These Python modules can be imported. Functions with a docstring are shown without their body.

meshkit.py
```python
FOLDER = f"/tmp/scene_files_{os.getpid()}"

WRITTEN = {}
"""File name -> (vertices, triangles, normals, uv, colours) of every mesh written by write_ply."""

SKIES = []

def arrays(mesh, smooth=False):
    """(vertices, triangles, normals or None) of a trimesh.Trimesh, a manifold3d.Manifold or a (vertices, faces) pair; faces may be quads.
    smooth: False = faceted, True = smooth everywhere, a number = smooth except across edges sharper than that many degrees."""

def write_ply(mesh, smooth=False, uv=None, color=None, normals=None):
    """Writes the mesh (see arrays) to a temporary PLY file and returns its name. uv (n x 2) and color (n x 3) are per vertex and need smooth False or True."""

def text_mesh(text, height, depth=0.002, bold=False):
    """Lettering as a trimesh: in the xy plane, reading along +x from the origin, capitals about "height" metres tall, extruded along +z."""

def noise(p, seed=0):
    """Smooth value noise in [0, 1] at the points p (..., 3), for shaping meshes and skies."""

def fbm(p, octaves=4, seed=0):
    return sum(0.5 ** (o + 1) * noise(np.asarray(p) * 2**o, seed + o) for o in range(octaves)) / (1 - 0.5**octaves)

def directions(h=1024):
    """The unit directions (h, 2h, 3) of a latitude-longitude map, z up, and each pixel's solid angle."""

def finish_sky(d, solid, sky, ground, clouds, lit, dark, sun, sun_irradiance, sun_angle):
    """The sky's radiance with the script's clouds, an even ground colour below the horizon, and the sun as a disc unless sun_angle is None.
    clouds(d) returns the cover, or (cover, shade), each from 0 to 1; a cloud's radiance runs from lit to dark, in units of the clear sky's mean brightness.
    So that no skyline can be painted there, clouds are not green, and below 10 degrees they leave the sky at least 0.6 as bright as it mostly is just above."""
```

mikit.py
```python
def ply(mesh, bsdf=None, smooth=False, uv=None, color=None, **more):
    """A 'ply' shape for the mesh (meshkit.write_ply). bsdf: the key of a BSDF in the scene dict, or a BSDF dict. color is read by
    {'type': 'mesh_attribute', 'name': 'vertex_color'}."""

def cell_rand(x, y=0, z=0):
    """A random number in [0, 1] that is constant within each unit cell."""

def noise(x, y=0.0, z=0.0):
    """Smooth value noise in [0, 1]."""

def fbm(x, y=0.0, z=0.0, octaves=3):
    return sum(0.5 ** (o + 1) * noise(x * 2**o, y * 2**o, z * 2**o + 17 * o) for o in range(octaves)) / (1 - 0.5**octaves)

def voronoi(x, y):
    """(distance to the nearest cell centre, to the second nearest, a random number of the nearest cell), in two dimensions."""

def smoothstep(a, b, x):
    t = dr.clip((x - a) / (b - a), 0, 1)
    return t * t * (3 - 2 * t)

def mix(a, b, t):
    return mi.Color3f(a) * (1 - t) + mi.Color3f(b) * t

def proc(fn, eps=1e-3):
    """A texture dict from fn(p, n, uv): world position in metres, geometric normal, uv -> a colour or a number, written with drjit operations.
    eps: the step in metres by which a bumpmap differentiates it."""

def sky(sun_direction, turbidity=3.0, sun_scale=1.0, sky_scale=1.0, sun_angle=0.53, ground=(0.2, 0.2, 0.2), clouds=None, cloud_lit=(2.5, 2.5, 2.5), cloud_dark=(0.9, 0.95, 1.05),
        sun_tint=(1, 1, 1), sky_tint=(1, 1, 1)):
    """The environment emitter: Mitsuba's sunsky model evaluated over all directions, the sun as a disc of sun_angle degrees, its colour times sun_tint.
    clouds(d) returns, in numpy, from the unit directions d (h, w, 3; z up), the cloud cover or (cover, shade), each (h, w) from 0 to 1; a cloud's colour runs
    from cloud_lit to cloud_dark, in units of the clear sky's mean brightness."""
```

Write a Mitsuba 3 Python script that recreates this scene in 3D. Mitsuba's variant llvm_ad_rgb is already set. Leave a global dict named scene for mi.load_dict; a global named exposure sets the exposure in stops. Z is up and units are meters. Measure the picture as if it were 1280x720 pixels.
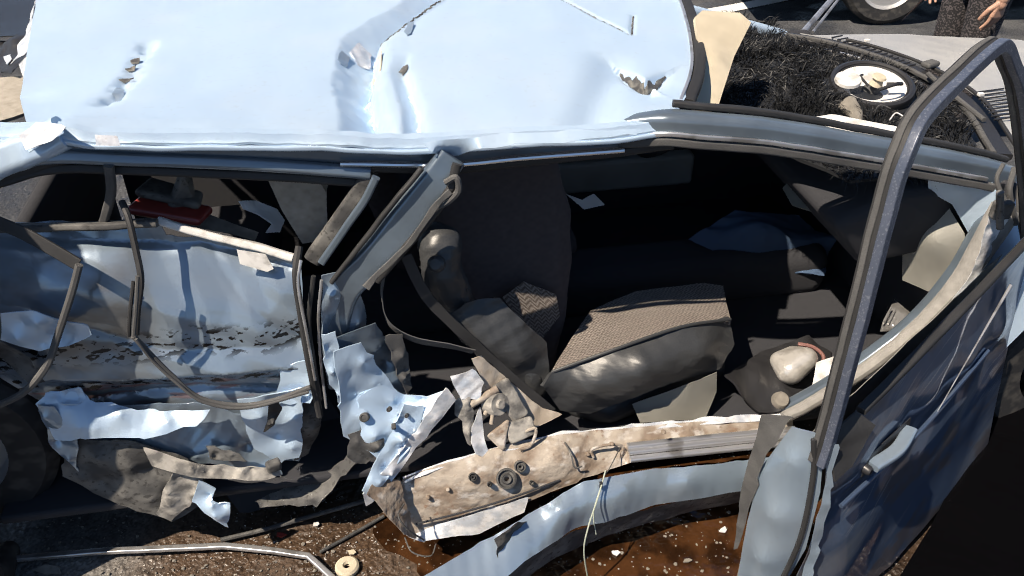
import math, random
import numpy as np, trimesh, manifold3d as m3
import drjit as dr, mitsuba as mi, mikit, meshkit
import shapely
from shapely.geometry import Polygon
from scipy.spatial import Delaunay
from scipy.interpolate import RBFInterpolator
from meshkit import noise, fbm

# ------------------------------------------------------------------ camera, sky, exposure
scene, labels = {}, {}
CAM, PITCH, YAW, FOC = np.array([0, -1.7, 2.05]), 35.0, 10.0, 1065.0
SUN = (-0.50, -0.27, 0.82)
exposure = 2.5
_p, _a = np.radians(PITCH), np.radians(YAW)
FWD = np.array([math.sin(_a) * math.cos(_p), math.cos(_a) * math.cos(_p), -math.sin(_p)])
RGT = np.array([math.cos(_a), -math.sin(_a), 0.0])
UPV = np.cross(RGT, FWD)
scene['camera'] = {'type': 'perspective', 'fov': math.degrees(2 * math.atan(640 / FOC)), 'fov_axis': 'x', 'near_clip': 0.05, 'far_clip': 500.0,
                   'to_world': mi.ScalarTransform4f().look_at(origin=CAM.tolist(), target=(CAM + FWD).tolist(), up=[0, 0, 1])}


scene['sky'] = mikit.sky(SUN, turbidity=3, sky_scale=0.48, sun_tint=(0.96, 1.0, 1.07))


# ------------------------------------------------------------------ measuring the place: rays of the photo meet real planes of the car
def ray(x, y):
    return FWD + RGT * (x - 640) / FOC - UPV * (y - 360) / FOC


def V(x, y, v):
    d = ray(x, y)
    return CAM + d * (v - CAM[1]) / d[1]


def Z(x, y, z):
    d = ray(x, y)
    return CAM + d * (z - CAM[2]) / d[2]


def vs(*pts):
    return np.array([V(*p) for p in pts])


def zs(*pts):
    return np.array([Z(*p) for p in pts])


# ------------------------------------------------------------------ mesh helpers
def unit(a):
    return a / np.maximum(np.linalg.norm(a, axis=-1, keepdims=True), 1e-12)


def crumple(p, amp, scale, seed=0, n=5):
    rng = np.random.default_rng(seed)
    out = np.zeros(len(p))
    for k in range(n):
        d = unit(rng.normal(size=3))
        f = scale * 0.62 * 1.6 ** k
        t = (p @ d) * f + rng.uniform() * 7 + 0.55 * noise(p * f * 0.5 + k * 9.1, seed + k)
        w = np.clip(2.2 * fbm(p * scale * .5 + 3.3 * k, 2, seed + 7 * k) - .5, 0, 1)
        out += amp * 0.62 ** k * w * (np.abs((t % 1) * 2 - 1) - 0.5)
    return out


def dense(pts, step, closed=True):
    pts = np.asarray(pts, float)
    out = []
    for i in range(len(pts) if closed else len(pts) - 1):
        a, b = pts[i], pts[(i + 1) % len(pts)]
        n = max(1, int(np.linalg.norm(b - a) / step))
        out += [a + (b - a) * j / n for j in range(n)]
    if not closed:
        out.append(pts[-1])
    return np.array(out)


def spline(pts, n=8):
    pts = np.asarray(pts, float)
    e = np.vstack([2 * pts[0] - pts[1], pts, 2 * pts[-1] - pts[-2]])
    out = []
    for i in range(1, len(e) - 2):
        a, b, c, d = e[i - 1:i + 3]
        for t in np.arange(n) / n:
            out.append(0.5 * (2 * b + (c - a) * t + (2 * a - 5 * b + 4 * c - d) * t * t + (3 * b - a - 3 * c + d) * t ** 3))
    out.append(pts[-1])
    return np.array(out)


def thicken(v, f, t):
    m = trimesh.Trimesh(v, f, process=False)
    n = np.array(m.vertex_normals)
    k = len(v)
    e = np.sort(m.edges, axis=1)
    _, idx, cnt = np.unique(e, axis=0, return_index=True, return_counts=True)
    b = m.edges[idx[cnt == 1]]
    side = np.vstack([np.stack([b[:, 1], b[:, 0], b[:, 0] + k], 1), np.stack([b[:, 1], b[:, 0] + k, b[:, 1] + k], 1)])
    return trimesh.Trimesh(np.vstack([v, v - n * t]), np.vstack([f, f[:, ::-1] + k, side]), process=False)


def curled(o, h, seed):
    """Inner points that curl a torn piece out of its plane."""
    rng = np.random.default_rng(seed)
    c = o.mean(0)
    n = unit(np.cross(o - c, np.roll(o, -1, 0) - c).sum(0))
    return np.array([c + (p - c) * rng.uniform(.25, .7) + n * h * rng.uniform(-1, 1) for p in o])


def sheet(outline, inner=(), res=0.02, thick=0.0015, amp=0.0, freq=6.0, seed=1, ragged=0.0, disp=None, facing=None, holes=(), soft=0.0, kernel='thin_plate_spline'):
    """A bent sheet of metal, cloth or plastic through the 3-D outline and the 3-D inner points."""
    o = np.asarray(outline, float)
    o2 = dense(o, res)
    if ragged:
        tang = unit(np.roll(o2, -1, 0) - np.roll(o2, 1, 0))
        nn = unit(np.cross(o2 - o2.mean(0), np.roll(o2, 1, 0) - o2.mean(0)).sum(0))
        rj = np.random.default_rng(seed + 40)
        kn = np.unique(np.concatenate([[0], np.cumsum(rj.integers(2, 10, len(o2)))]))
        kn = kn[kn < len(o2)]
        hv = rj.uniform(-1, 1, len(kn))
        o2 = o2 + np.cross(tang, nn) * np.interp(np.arange(len(o2)), np.append(kn, len(o2)), np.append(hv, hv[0]))[:, None] * ragged
    c = o2.mean(0)
    _, _, w = np.linalg.svd(o2 - c)
    if facing is None:
        facing = CAM - c
    if w[2] @ facing < 0:
        w[2] = -w[2]
    if np.cross(w[0], w[1]) @ w[2] < 0:
        w[1] = -w[1]
    b = (o2 - c) @ w.T
    ctl = np.vstack([b] + ([(np.asarray(inner, float) - c) @ w.T] if len(inner) else []))
    _, first = np.unique(np.round(ctl[:, :2], 4), axis=0, return_index=True)
    ctl = ctl[np.sort(first)]
    poly = Polygon(b[:, :2], [((np.asarray(h) - c) @ w.T)[:, :2] for h in holes]).buffer(0)
    if poly.geom_type != 'Polygon':
        poly = max(poly.geoms, key=lambda g: g.area)
    x0, y0, x1, y1 = poly.bounds
    gx, gy = np.meshgrid(np.arange(x0, x1, res), np.arange(y0, y1, res * 0.87))
    gx[1::2] += res / 2
    rng = np.random.default_rng(seed)
    g = np.stack([gx.ravel(), gy.ravel()], 1) + rng.uniform(-0.22, 0.22, (gx.size, 2)) * res
    g = g[shapely.contains_xy(poly.buffer(-res * 0.45), g[:, 0], g[:, 1])]
    rings = [np.array(poly.exterior.coords)[:-1]] + [dense(np.array(r.coords)[:-1], res) for r in poly.interiors]
    p2 = np.vstack(rings + [g])
    tri = Delaunay(p2)
    f = tri.simplices
    cen = p2[f].mean(1)
    f = f[shapely.contains_xy(poly, cen[:, 0], cen[:, 1])]
    area = np.cross(p2[f[:, 1]] - p2[f[:, 0]], p2[f[:, 2]] - p2[f[:, 0]])
    f = np.where((area < 0)[:, None], f[:, ::-1], f)[np.abs(area) > 1e-9]
    if len(ctl) > 400:
        ctl = ctl[:: len(ctl) // 400 + 1]
    h = RBFInterpolator(ctl[:, :2], ctl[:, 2], kernel=kernel, smoothing=soft)(p2)
    p = c + np.hstack([p2, h[:, None]]) @ w
    if amp:
        p = p + w[2] * crumple(p, amp, freq, seed)[:, None]
    if disp is not None:
        p = disp(p)
    used = np.unique(f)
    re = np.full(len(p), -1)
    re[used] = np.arange(len(used))
    return thicken(p[used], re[f], thick)


def sweep(path, profile, up=(0, 0, 1), taper=None, amp=0.0, freq=8.0, seed=3, caps=True, closed_profile=True):
    """A profile (points along side and up) swept along a 3-D path."""
    path = np.asarray(path, float)
    t = unit(np.gradient(path, axis=0))
    up = np.asarray(up, float)
    s = unit(np.cross(t, up))
    u = np.cross(s, t)
    pr = np.asarray(profile, float)
    k = np.ones(len(path)) if taper is None else np.interp(np.linspace(0, 1, len(path)), np.linspace(0, 1, len(taper)), taper)
    v = path[:, None] + k[:, None, None] * (s[:, None] * pr[None, :, :1] + u[:, None] * pr[None, :, 1:])
    n, m = len(path), len(pr)
    v = v.reshape(-1, 3)
    if amp:
        v = v + np.stack([crumple(v, amp, freq, seed + j, 4) for j in range(3)], 1)
    f = []
    for i in range(n - 1):
        for j in range(m if closed_profile else m - 1):
            a, b, c_, d = i * m + j, i * m + (j + 1) % m, (i + 1) * m + (j + 1) % m, (i + 1) * m + j
            f += [[a, b, c_], [a, c_, d]]
    if caps:
        f += [[0, j + 1, j] for j in range(1, m - 1)]
        q = (n - 1) * m
        f += [[q, q + j, q + j + 1] for j in range(1, m - 1)]
    mesh = trimesh.Trimesh(v, np.array(f), process=False)
    if mesh.volume < 0:
        mesh.invert()
    return mesh


def circle(r, n=10, sx=1.0):
    a = np.arange(n) * 2 * np.pi / n
    return np.stack([np.cos(a) * r * sx, np.sin(a) * r], 1)


def rrect(w, h, r=0.004, n=3):
    out = []
    for cx, cy, a0 in ((1, 1, 0), (-1, 1, 90), (-1, -1, 180), (1, -1, 270)):
        for k in range(n + 1):
            a = np.radians(a0 + 90 * k / n)
            out.append([cx * (w / 2 - r) + r * math.cos(a), cy * (h / 2 - r) + r * math.sin(a)])
    return np.array(out)


def tube(path, r, n=8, taper=None, sm=6):
    p = spline(path, sm) if sm else np.asarray(path, float)
    d = p[-1] - p[0]
    up = (0, 0, 1) if abs(unit(d)[2]) < 0.7 else (0.3, 1, 0.05)
    return sweep(p, circle(r, n), up, taper)


def cat(*ms):
    return trimesh.util.concatenate([m for m in ms])


def tm(man):
    q = man.to_mesh()
    return trimesh.Trimesh(np.array(q.vert_properties[:, :3]), np.array(q.tri_verts), process=False)


def hull(points, r, seg=14):
    rs = np.broadcast_to(r, len(points))
    return m3.Manifold.batch_hull([m3.Manifold.sphere(float(a), seg).translate(list(map(float, p))) for p, a in zip(points, rs)])


def rbox(c, size, r=0.01, rot=0.0, seg=10):
    s = np.array(size) / 2 - r
    pts = [np.array([a, b, d]) * s for a in (-1, 1) for b in (-1, 1) for d in (-1, 1)]
    return tm(hull(pts, r, seg).rotate([0, 0, rot]).translate(list(map(float, c))))


def lump(man, res=0.02, it=8, amp=0.0, freq=10, seed=0):
    m = tm(man.refine_to_length(res))
    m.merge_vertices()
    trimesh.smoothing.filter_taubin(m, iterations=it)
    if amp:
        v = np.array(m.vertices)
        m.vertices = v + np.array(m.vertex_normals) * (crumple(v, amp, freq, seed) + amp * (fbm(v * freq * 2, 3, seed) - 0.5))[:, None]
    return m


def lathe(profile, c, axis=(0, 0, 1), n=40):
    m = trimesh.creation.revolve(np.asarray(profile, float), sections=n)
    m.apply_transform(trimesh.geometry.align_vectors([0, 0, 1], unit(np.asarray(axis, float))))
    m.apply_translation(c)
    if m.volume < 0:
        m.invert()
    return m


def put(key, mesh, mat, smooth=32, label=None, category=None, group=None, kind=None):
    while key in scene:
        head, _, num = key.rpartition('_')
        key = f'{head}_{int(num) + 1:03d}' if len(num) == 3 and num.isdigit() else key + '_001'
    scene[key] = mikit.ply(mesh, mat, smooth=smooth)
    say(key, label, category, group, kind)
    return key


def say(key, label=None, category=None, group=None, kind=None):
    d = {k: v for k, v in dict(label=label, category=category, group=group, kind=kind).items() if v}
    if d:
        labels[key] = d


# ------------------------------------------------------------------ materials
def two(d):
    return {'type': 'twosided', 'bsdf': d}


def C(*c):
    return {'type': 'rgb', 'value': list(map(float, c))}


def pbr(key, base, rough=0.5, metal=0.0, bump=None, bump_scale=1.0, **kw):
    b = {'type': 'principled', 'base_color': base if isinstance(base, dict) else C(*base), 'roughness': rough, 'metallic': metal, **kw}
    if bump is not None:
        b = {'type': 'bumpmap', 'arbitrary': bump, 'scale': bump_scale, 'bsdf': b}
    scene[key] = two(b)
    return key


F, NZ, SS, MX = mikit.fbm, mikit.noise, mikit.smoothstep, mikit.mix


def paint_col(p, n, uv):
    dust = SS(0.42, 0.75, F(p.x * 7, p.y * 7, p.z * 7, 4))
    grime = SS(0.6, 0.85, F(p.x * 90, p.y * 90, p.z * 90 + 4, 4))
    c = MX((0.42, 0.54, 0.675), (0.47, 0.555, 0.645), 0.35 * dust)
    return MX(c, (0.30, 0.30, 0.31), 0.10 * grime)


def paint_rough(p, n, uv):
    return 0.22 + 0.25 * F(p.x * 9, p.y * 9, p.z * 9 + 3, 3)


def dent(p, n, uv):
    return F(p.x * 5, p.y * 5, p.z * 5, 3)


pbr('mat_paint', mikit.proc(paint_col), mikit.proc(paint_rough), 0.3, clearcoat=0.7, clearcoat_gloss=0.9)


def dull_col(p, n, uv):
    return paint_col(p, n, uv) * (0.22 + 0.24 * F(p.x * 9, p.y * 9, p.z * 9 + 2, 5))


pbr('mat_edge_paint', mikit.proc(lambda p, n, uv: paint_col(p, n, uv) * 0.64), 0.2, 0.5, clearcoat=0.8, clearcoat_gloss=0.9)
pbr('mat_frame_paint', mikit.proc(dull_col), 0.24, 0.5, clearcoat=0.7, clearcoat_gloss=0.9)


def scuff_col(p, n, uv):
    c = paint_col(p, n, uv) * 0.58
    mud = SS(0.28, 0.62, F(p.x * 5 + 2, p.y * 5, p.z * 9 + 1, 5)) * SS(-0.50, -0.62, p.x + 0.06 * F(p.x * 9, p.y * 9, p.z * 9, 3))
    c = MX(c, (0.15, 0.137, 0.12), 0.8 * mud)
    line = SS(0.055, 0.02, dr.abs(p.z - 0.735 + 0.05 * F(p.x * 6, 3, 1, 2))) + SS(0.035, 0.01, dr.abs(p.z - 0.63 + 0.04 * F(p.x * 5, 7, 1, 2)))
    bits = SS(0.54, 0.60, F(p.x * 55, p.y * 40, p.z * 80, 4)) * line
    red = SS(0.57, 0.68, F(p.x * 9, 5, p.z * 60, 3)) * SS(0.06, 0.02, dr.abs(p.z - 0.56))
    c = MX(c, (0.30, 0.12, 0.09), 0.6 * red)
    return MX(c, (0.012, 0.012, 0.013), dr.clip(bits, 0, 1))


pbr('mat_scuffed', mikit.proc(scuff_col), 0.22, 0.5, clearcoat=0.8, clearcoat_gloss=0.85)


def door_reflect_col(p, n, uv):
    a = (p.x - 0.85) * 0.77 + (p.y + 0.5) * 0.64
    st = F(a * 3, p.z * 13 - a * 5, 3, 5)  # streaks imitate soft reflections, painted into the door colour
    c = MX((0.075, 0.11, 0.18), (0.16, 0.185, 0.23), SS(0.5, 0.75, st))
    c = MX(c, (0.13, 0.10, 0.08), 0.6 * SS(0.55, 0.7, F(a * 5 + 3, p.z * 9, 8, 4)))  # brown reflection tone, also painted in
    sc = SS(0.62, 0.74, F(a * 5, p.z * 170 - a * 55, 2, 4)) * SS(0.5, 0.65, F(a * 4, p.z * 5, 9, 2))
    return MX(c, (0.30, 0.31, 0.33), 0.4 * sc)


pbr('mat_door_reflect', mikit.proc(door_reflect_col), 0.10, 0.5, clearcoat=0.9, clearcoat_gloss=0.92)


def frame_col(p, n, uv):
    a = F(p.x * 160, p.y * 160, p.z * 90, 4)
    c = MX((0.055, 0.068, 0.10), (0.085, 0.10, 0.14), F(p.x * 20, p.y * 20, p.z * 12, 3))
    return MX(c, (0.28, 0.29, 0.31), 0.3 * SS(0.55, 0.75, F(p.x * 300, p.y * 300, p.z * 200, 3)))


pbr('mat_worn_frame', mikit.proc(frame_col), 0.35, 0.2, clearcoat=0.4)


def bare_col(p, n, uv):
    a = F(p.x * 34, p.y * 34, p.z * 34, 5)
    c = MX((0.72, 0.73, 0.75), (0.42, 0.46, 0.52), SS(0.35, 0.7, a))
    return MX(c, (0.30, 0.23, 0.17), 0.25 * SS(0.5, 0.8, F(p.x * 150, p.y * 150, p.z * 150, 4)))


pbr('mat_torn_metal', mikit.proc(bare_col), 0.3, 0.25)


def rust_col(p, n, uv):
    a = F(p.x * 11, p.y * 14, p.z * 14, 4)
    b = F(p.x * 45, p.y * 45, p.z * 45, 3)
    c = MX((0.30, 0.262, 0.220), (0.18, 0.138, 0.105), SS(0.36, 0.64, F(p.x * 16, p.y * 20, p.z * 20, 5)))
    c = MX(c, (0.44, 0.42, 0.395), 0.8 * SS(0.52, 0.72, F(p.x * 30 + 5, p.y * 40, p.z * 40, 5)))
    return MX(c, (0.15, 0.085, 0.05), 0.7 * SS(0.60, 0.75, 0.5 * b + 0.5 * F(p.x * 130, p.y * 130, p.z * 130, 3)))


def rust_bump(p, n, uv):
    return F(p.x * 40, p.y * 40, p.z * 40, 4)


pbr('mat_rust', mikit.proc(rust_col), 0.7, 0.0, mikit.proc(rust_bump), 0.008)


def dirt_metal_col(p, n, uv):
    a = F(p.x * 20, p.y * 20, p.z * 20 + 2, 5)
    c = MX((0.045, 0.045, 0.046), (0.13, 0.127, 0.12), SS(0.35, 0.75, a))
    return MX(c, (0.025, 0.024, 0.023), 0.7 * SS(0.58, 0.72, F(p.x * 90, p.y * 90, p.z * 90, 4)))


pbr('mat_grey_dirt', mikit.proc(lambda p, n, uv: MX((0.30, 0.285, 0.26), (0.10, 0.097, 0.093), SS(0.38, 0.68, F(p.x * 28, p.y * 28, p.z * 28, 5)))), 0.7, 0.0, mikit.proc(rust_bump), 0.006)
pbr('mat_dirty_metal', mikit.proc(dirt_metal_col), 0.7, 0.1, mikit.proc(rust_bump), 0.003)


def rubber_col(p, n, uv):
    return MX((0.012, 0.012, 0.013), (0.042, 0.042, 0.043), 0.6 * F(p.x * 14, p.y * 14, p.z * 14, 3))


pbr('mat_rubber', mikit.proc(rubber_col), 0.62)


def dusty_col(p, n, uv):
    return MX((0.045, 0.045, 0.046), (0.095, 0.094, 0.092), F(p.x * 15, p.y * 15, p.z * 15, 3) * (0.6 + 0.8 * NZ(p.x * 400, p.y * 400, p.z * 400)))


pbr('mat_dusty_rubber', mikit.proc(dusty_col), 0.75)
pbr('mat_seal_grey', mikit.proc(lambda p, n, uv: MX((0.16, 0.155, 0.145), (0.28, 0.27, 0.255), F(p.x * 45, p.y * 45, p.z * 45, 4))), 0.8)
pbr('mat_chrome', (0.78, 0.78, 0.80), 0.22, 1.0)
pbr('mat_alu', mikit.proc(lambda p, n, uv: MX((0.60, 0.60, 0.61), (0.35, 0.34, 0.33), SS(0.45, 0.7, F(p.x * 20, p.y * 20, p.z * 20, 3)))), 0.35, 0.8)
pbr('mat_black_plastic', (0.022, 0.022, 0.024), 0.4)
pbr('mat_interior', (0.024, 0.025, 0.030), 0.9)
pbr('mat_filler', mikit.proc(lambda p, n, uv: MX((0.05, 0.05, 0.052), (0.15, 0.145, 0.13), SS(.4, .7, F(p.x * 60, p.y * 60, p.z * 60, 3)))), 0.8)
pbr('mat_shade_black', (0.002, 0.002, 0.0025), 1.0, specular=0.0)  # near-black colour that imitates deep shadow
pbr('mat_blue_cloth', (0.05, 0.085, 0.15), 0.95)


def zig(a, b):
    s = 0.013
    row = dr.abs((b / (s * 1.6)) - dr.floor(b / (s * 1.6)) - 0.5) * 2
    t = a / s + row * 1.1
    st = dr.abs(t - dr.floor(t) - 0.5) * 2
    return SS(0.35, 0.65, st)


def fabric(a, b, p):
    z = zig(a, b)
    tone = F(p.x * 9, p.y * 9, p.z * 9, 3)
    c = MX((0.10, 0.083, 0.072), (0.215, 0.19, 0.172), z)
    g = NZ(p.x * 320, p.y * 320, p.z * 320)
    return c * (0.62 + 0.5 * tone) * (0.72 + 0.55 * g)


pbr('mat_seat_fabric', mikit.proc(lambda p, n, uv: fabric(p.x, p.y, p)), 0.95, 0.0, mikit.proc(lambda p, n, uv: zig(p.x, p.y), 4e-4), 0.0012, sheen=0.4)
pbr('mat_back_dark', mikit.proc(lambda p, n, uv: MX((0.045, 0.037, 0.039), (0.075, 0.061, 0.060), F(p.x * 80, p.y * 80, p.z * 80, 4))), 0.95, sheen=0.2)
pbr('mat_back_lit_fabric', mikit.proc(lambda p, n, uv: fabric(p.z + p.x * 0.4, p.x * 0.6 + p.y * 0.8, p) * 0.9), 0.95, sheen=0.4)  # lighter copy of the backrest fabric for its sunlit patch
pbr('mat_beige_fabric', mikit.proc(lambda p, n, uv: MX((0.20, 0.18, 0.15), (0.36, 0.33, 0.285), F(p.x * 60, p.y * 60, p.z * 60, 3))), 0.95)


def vinyl_col(p, n, uv):
    return MX((0.026, 0.028, 0.031), (0.048, 0.050, 0.053), F(p.x * 8, p.y * 8, p.z * 8, 3) * (.7 + .6 * NZ(p.x * 350, p.y * 350, p.z * 350)))


pbr('mat_vinyl', mikit.proc(vinyl_col), 0.42, 0.0, mikit.proc(lambda p, n, uv: F(p.x * 14, p.y * 14, p.z * 60, 3)), 0.002)
pbr('mat_grey_plastic', mikit.proc(lambda p, n, uv: MX((0.17, 0.168, 0.15), (0.27, 0.265, 0.24), F(p.x * 8, p.y * 8, p.z * 8, 3))), 0.6)
pbr('mat_tan_plastic', mikit.proc(lambda p, n, uv: MX((0.30, 0.255, 0.205), (0.42, 0.375, 0.32), SS(0.35, 0.65, F(p.x * 30, p.y * 30, p.z * 30, 3)))), 0.5)
pbr('mat_cream', mikit.proc(lambda p, n, uv: MX((0.40, 0.35, 0.26), (0.50, 0.44, 0.335), SS(0.3, 0.7, F(p.x * 9, p.y * 9, p.z * 9, 4)))), 0.8)
pbr('mat_white', mikit.proc(lambda p, n, uv: MX((0.60, 0.59, 0.57), (0.36, 0.35, 0.33), SS(0.45, 0.75, F(p.x * 35, p.y * 35, p.z * 35, 5)))), 0.5)
pbr('mat_cloth_white', (0.6, 0.6, 0.6), 0.95)
pbr('mat_fur', (0.012, 0.013, 0.015), 0.55, sheen=0.3)
pbr('mat_stone', mikit.proc(lambda p, n, uv: MX((0.11, 0.10, 0.085), (0.24, 0.22, 0.19), F(p.x * 60, p.y * 60, p.z * 60, 3))), 0.9)
pbr('mat_dull_red', (0.16, 0.075, 0.065), 0.5)
pbr('mat_dusty_white', mikit.proc(lambda p, n, uv: MX((0.50, 0.48, 0.45), (0.36, 0.34, 0.31), SS(0.4, 0.72, F(p.x * 40, p.y * 40, p.z * 40, 5)))), 0.2, 0.45, clearcoat=1.0)
pbr('mat_red', (0.20, 0.03, 0.025), 0.25, clearcoat=0.6)
pbr('mat_glass_chip', (0.38, 0.39, 0.38), 0.15, 0.0, specular=0.8)
pbr('mat_tyre', mikit.proc(lambda p, n, uv: MX((0.016, 0.016, 0.017), (0.05, 0.047, 0.043), SS(0.45, 0.75, F(p.x * 25, p.y * 25, p.z * 25, 3)))), 0.75)
pbr('mat_hub', (0.42, 0.42, 0.42), 0.45, 0.4)
pbr('mat_dark_body', (0.018, 0.019, 0.022), 0.3, clearcoat=0.5)
pbr('mat_hood', mikit.proc(lambda p, n, uv: MX((0.33, 0.335, 0.34), (0.42, 0.42, 0.41), SS(0.3, 0.7, F(p.x * 5, p.y * 5, p.z * 5, 4)))), 0.42, 0.25)
pbr('mat_skin', (0.40, 0.235, 0.165), 0.55)
pbr('mat_pattern_cloth', mikit.proc(lambda p, n, uv: MX((0.015, 0.014, 0.016), (0.075, 0.066, 0.068), SS(0.55, 0.6, NZ(p.x * 150, p.y * 150, p.z * 150)))), 0.9)
pbr('mat_dark_cloth', (0.022, 0.022, 0.026), 0.95)
pbr('mat_shirt', (0.20, 0.21, 0.24), 0.95)
pbr('mat_hair', (0.012, 0.01, 0.009), 0.6)
pbr('mat_wire', (0.30, 0.33, 0.27), 0.5)


def ground_col(p, n, uv):
    far = SS(0.9, 1.9, dr.sqrt(dr.square(p.x * 0.55) + dr.square(p.y)))
    a = F(p.x * 4, p.y * 4, 1, 4)
    g = NZ(p.x * 180, p.y * 180, 2)
    dirt = MX((0.017, 0.010, 0.006), (0.060, 0.038, 0.024), SS(0.35, 0.7, a)) * (0.6 + 0.8 * g)
    asph = MX((0.028, 0.030, 0.035), (0.055, 0.057, 0.061), SS(0.35, 0.7, a)) * (0.6 + 0.8 * g)
    left = SS(-0.55, -0.95, p.x + 0.25 * F(p.x * 3, p.y * 3, 4, 3))
    return MX(MX(dirt, asph, far), MX((0.05, 0.05, 0.05), (0.16, 0.157, 0.15), SS(.35, .65, a)) * (0.6 + 0.8 * g), left * (1 - far))


pbr('mat_ground', mikit.proc(ground_col), mikit.proc(lambda p, n, uv: 0.35 + 0.5 * SS(0.35, 0.6, F(p.x * 5, p.y * 5, 4, 3))), 0.0, mikit.proc(lambda p, n, uv: F(p.x * 70, p.y * 70, 1, 3)), 0.012)
pbr('mat_puddle', mikit.proc(lambda p, n, uv: MX((0.016, 0.007, 0.003), (0.050, 0.021, 0.008), SS(0.35, 0.7, F(p.x * 16, p.y * 16, 2, 4)))), 0.12, 0.0,
    mikit.proc(lambda p, n, uv: F(p.x * 26, p.y * 26, 3, 3)), 0.006, specular=0.6)
pbr('mat_line', (0.55, 0.55, 0.53), 0.8)

# ------------------------------------------------------------------ ground
g = np.linspace(-1, 1, 61)
gx, gy = np.meshgrid(np.sign(g) * np.abs(g) ** 3 * 220, np.sign(g) * np.abs(g) ** 3 * 220)
gv = np.stack([gx.ravel(), gy.ravel(), 0 * gx.ravel()], 1)
ii = np.arange(60)[:, None] * 61 + np.arange(60)
gf = np.vstack([np.stack([ii, ii + 1, ii + 62], -1).reshape(-1, 3), np.stack([ii, ii + 62, ii + 61], -1).reshape(-1, 3)])
put('ground', trimesh.Trimesh(gv, gf, process=False), 'mat_ground', False, 'grey asphalt and brown dirt under the wrecked car', kind='structure')
a = np.arange(90) * 2 * np.pi / 90
rr = 1 + 0.55 * (fbm(np.stack([np.cos(a), np.sin(a), 0 * a], 1) * 2.2, 4, 8) - 0.5)
pud = np.stack([0.62 + 0.72 * rr * np.cos(a), -0.02 + 0.36 * rr * np.sin(a), 0 * a + 0.004], 1)
put('puddle', trimesh.Trimesh(np.vstack([pud, [[0.62, 0, 0.004]]]), [[i, (i + 1) % 90, 90] for i in range(90)], process=False), 'mat_puddle', False,
    'reddish brown oily puddle on the ground under the sill', kind='structure')
ln = zs((835, 20, 0.004), (1010, -12, 0.004), (1016, -6, 0.004), (850, 28, 0.004))
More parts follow.
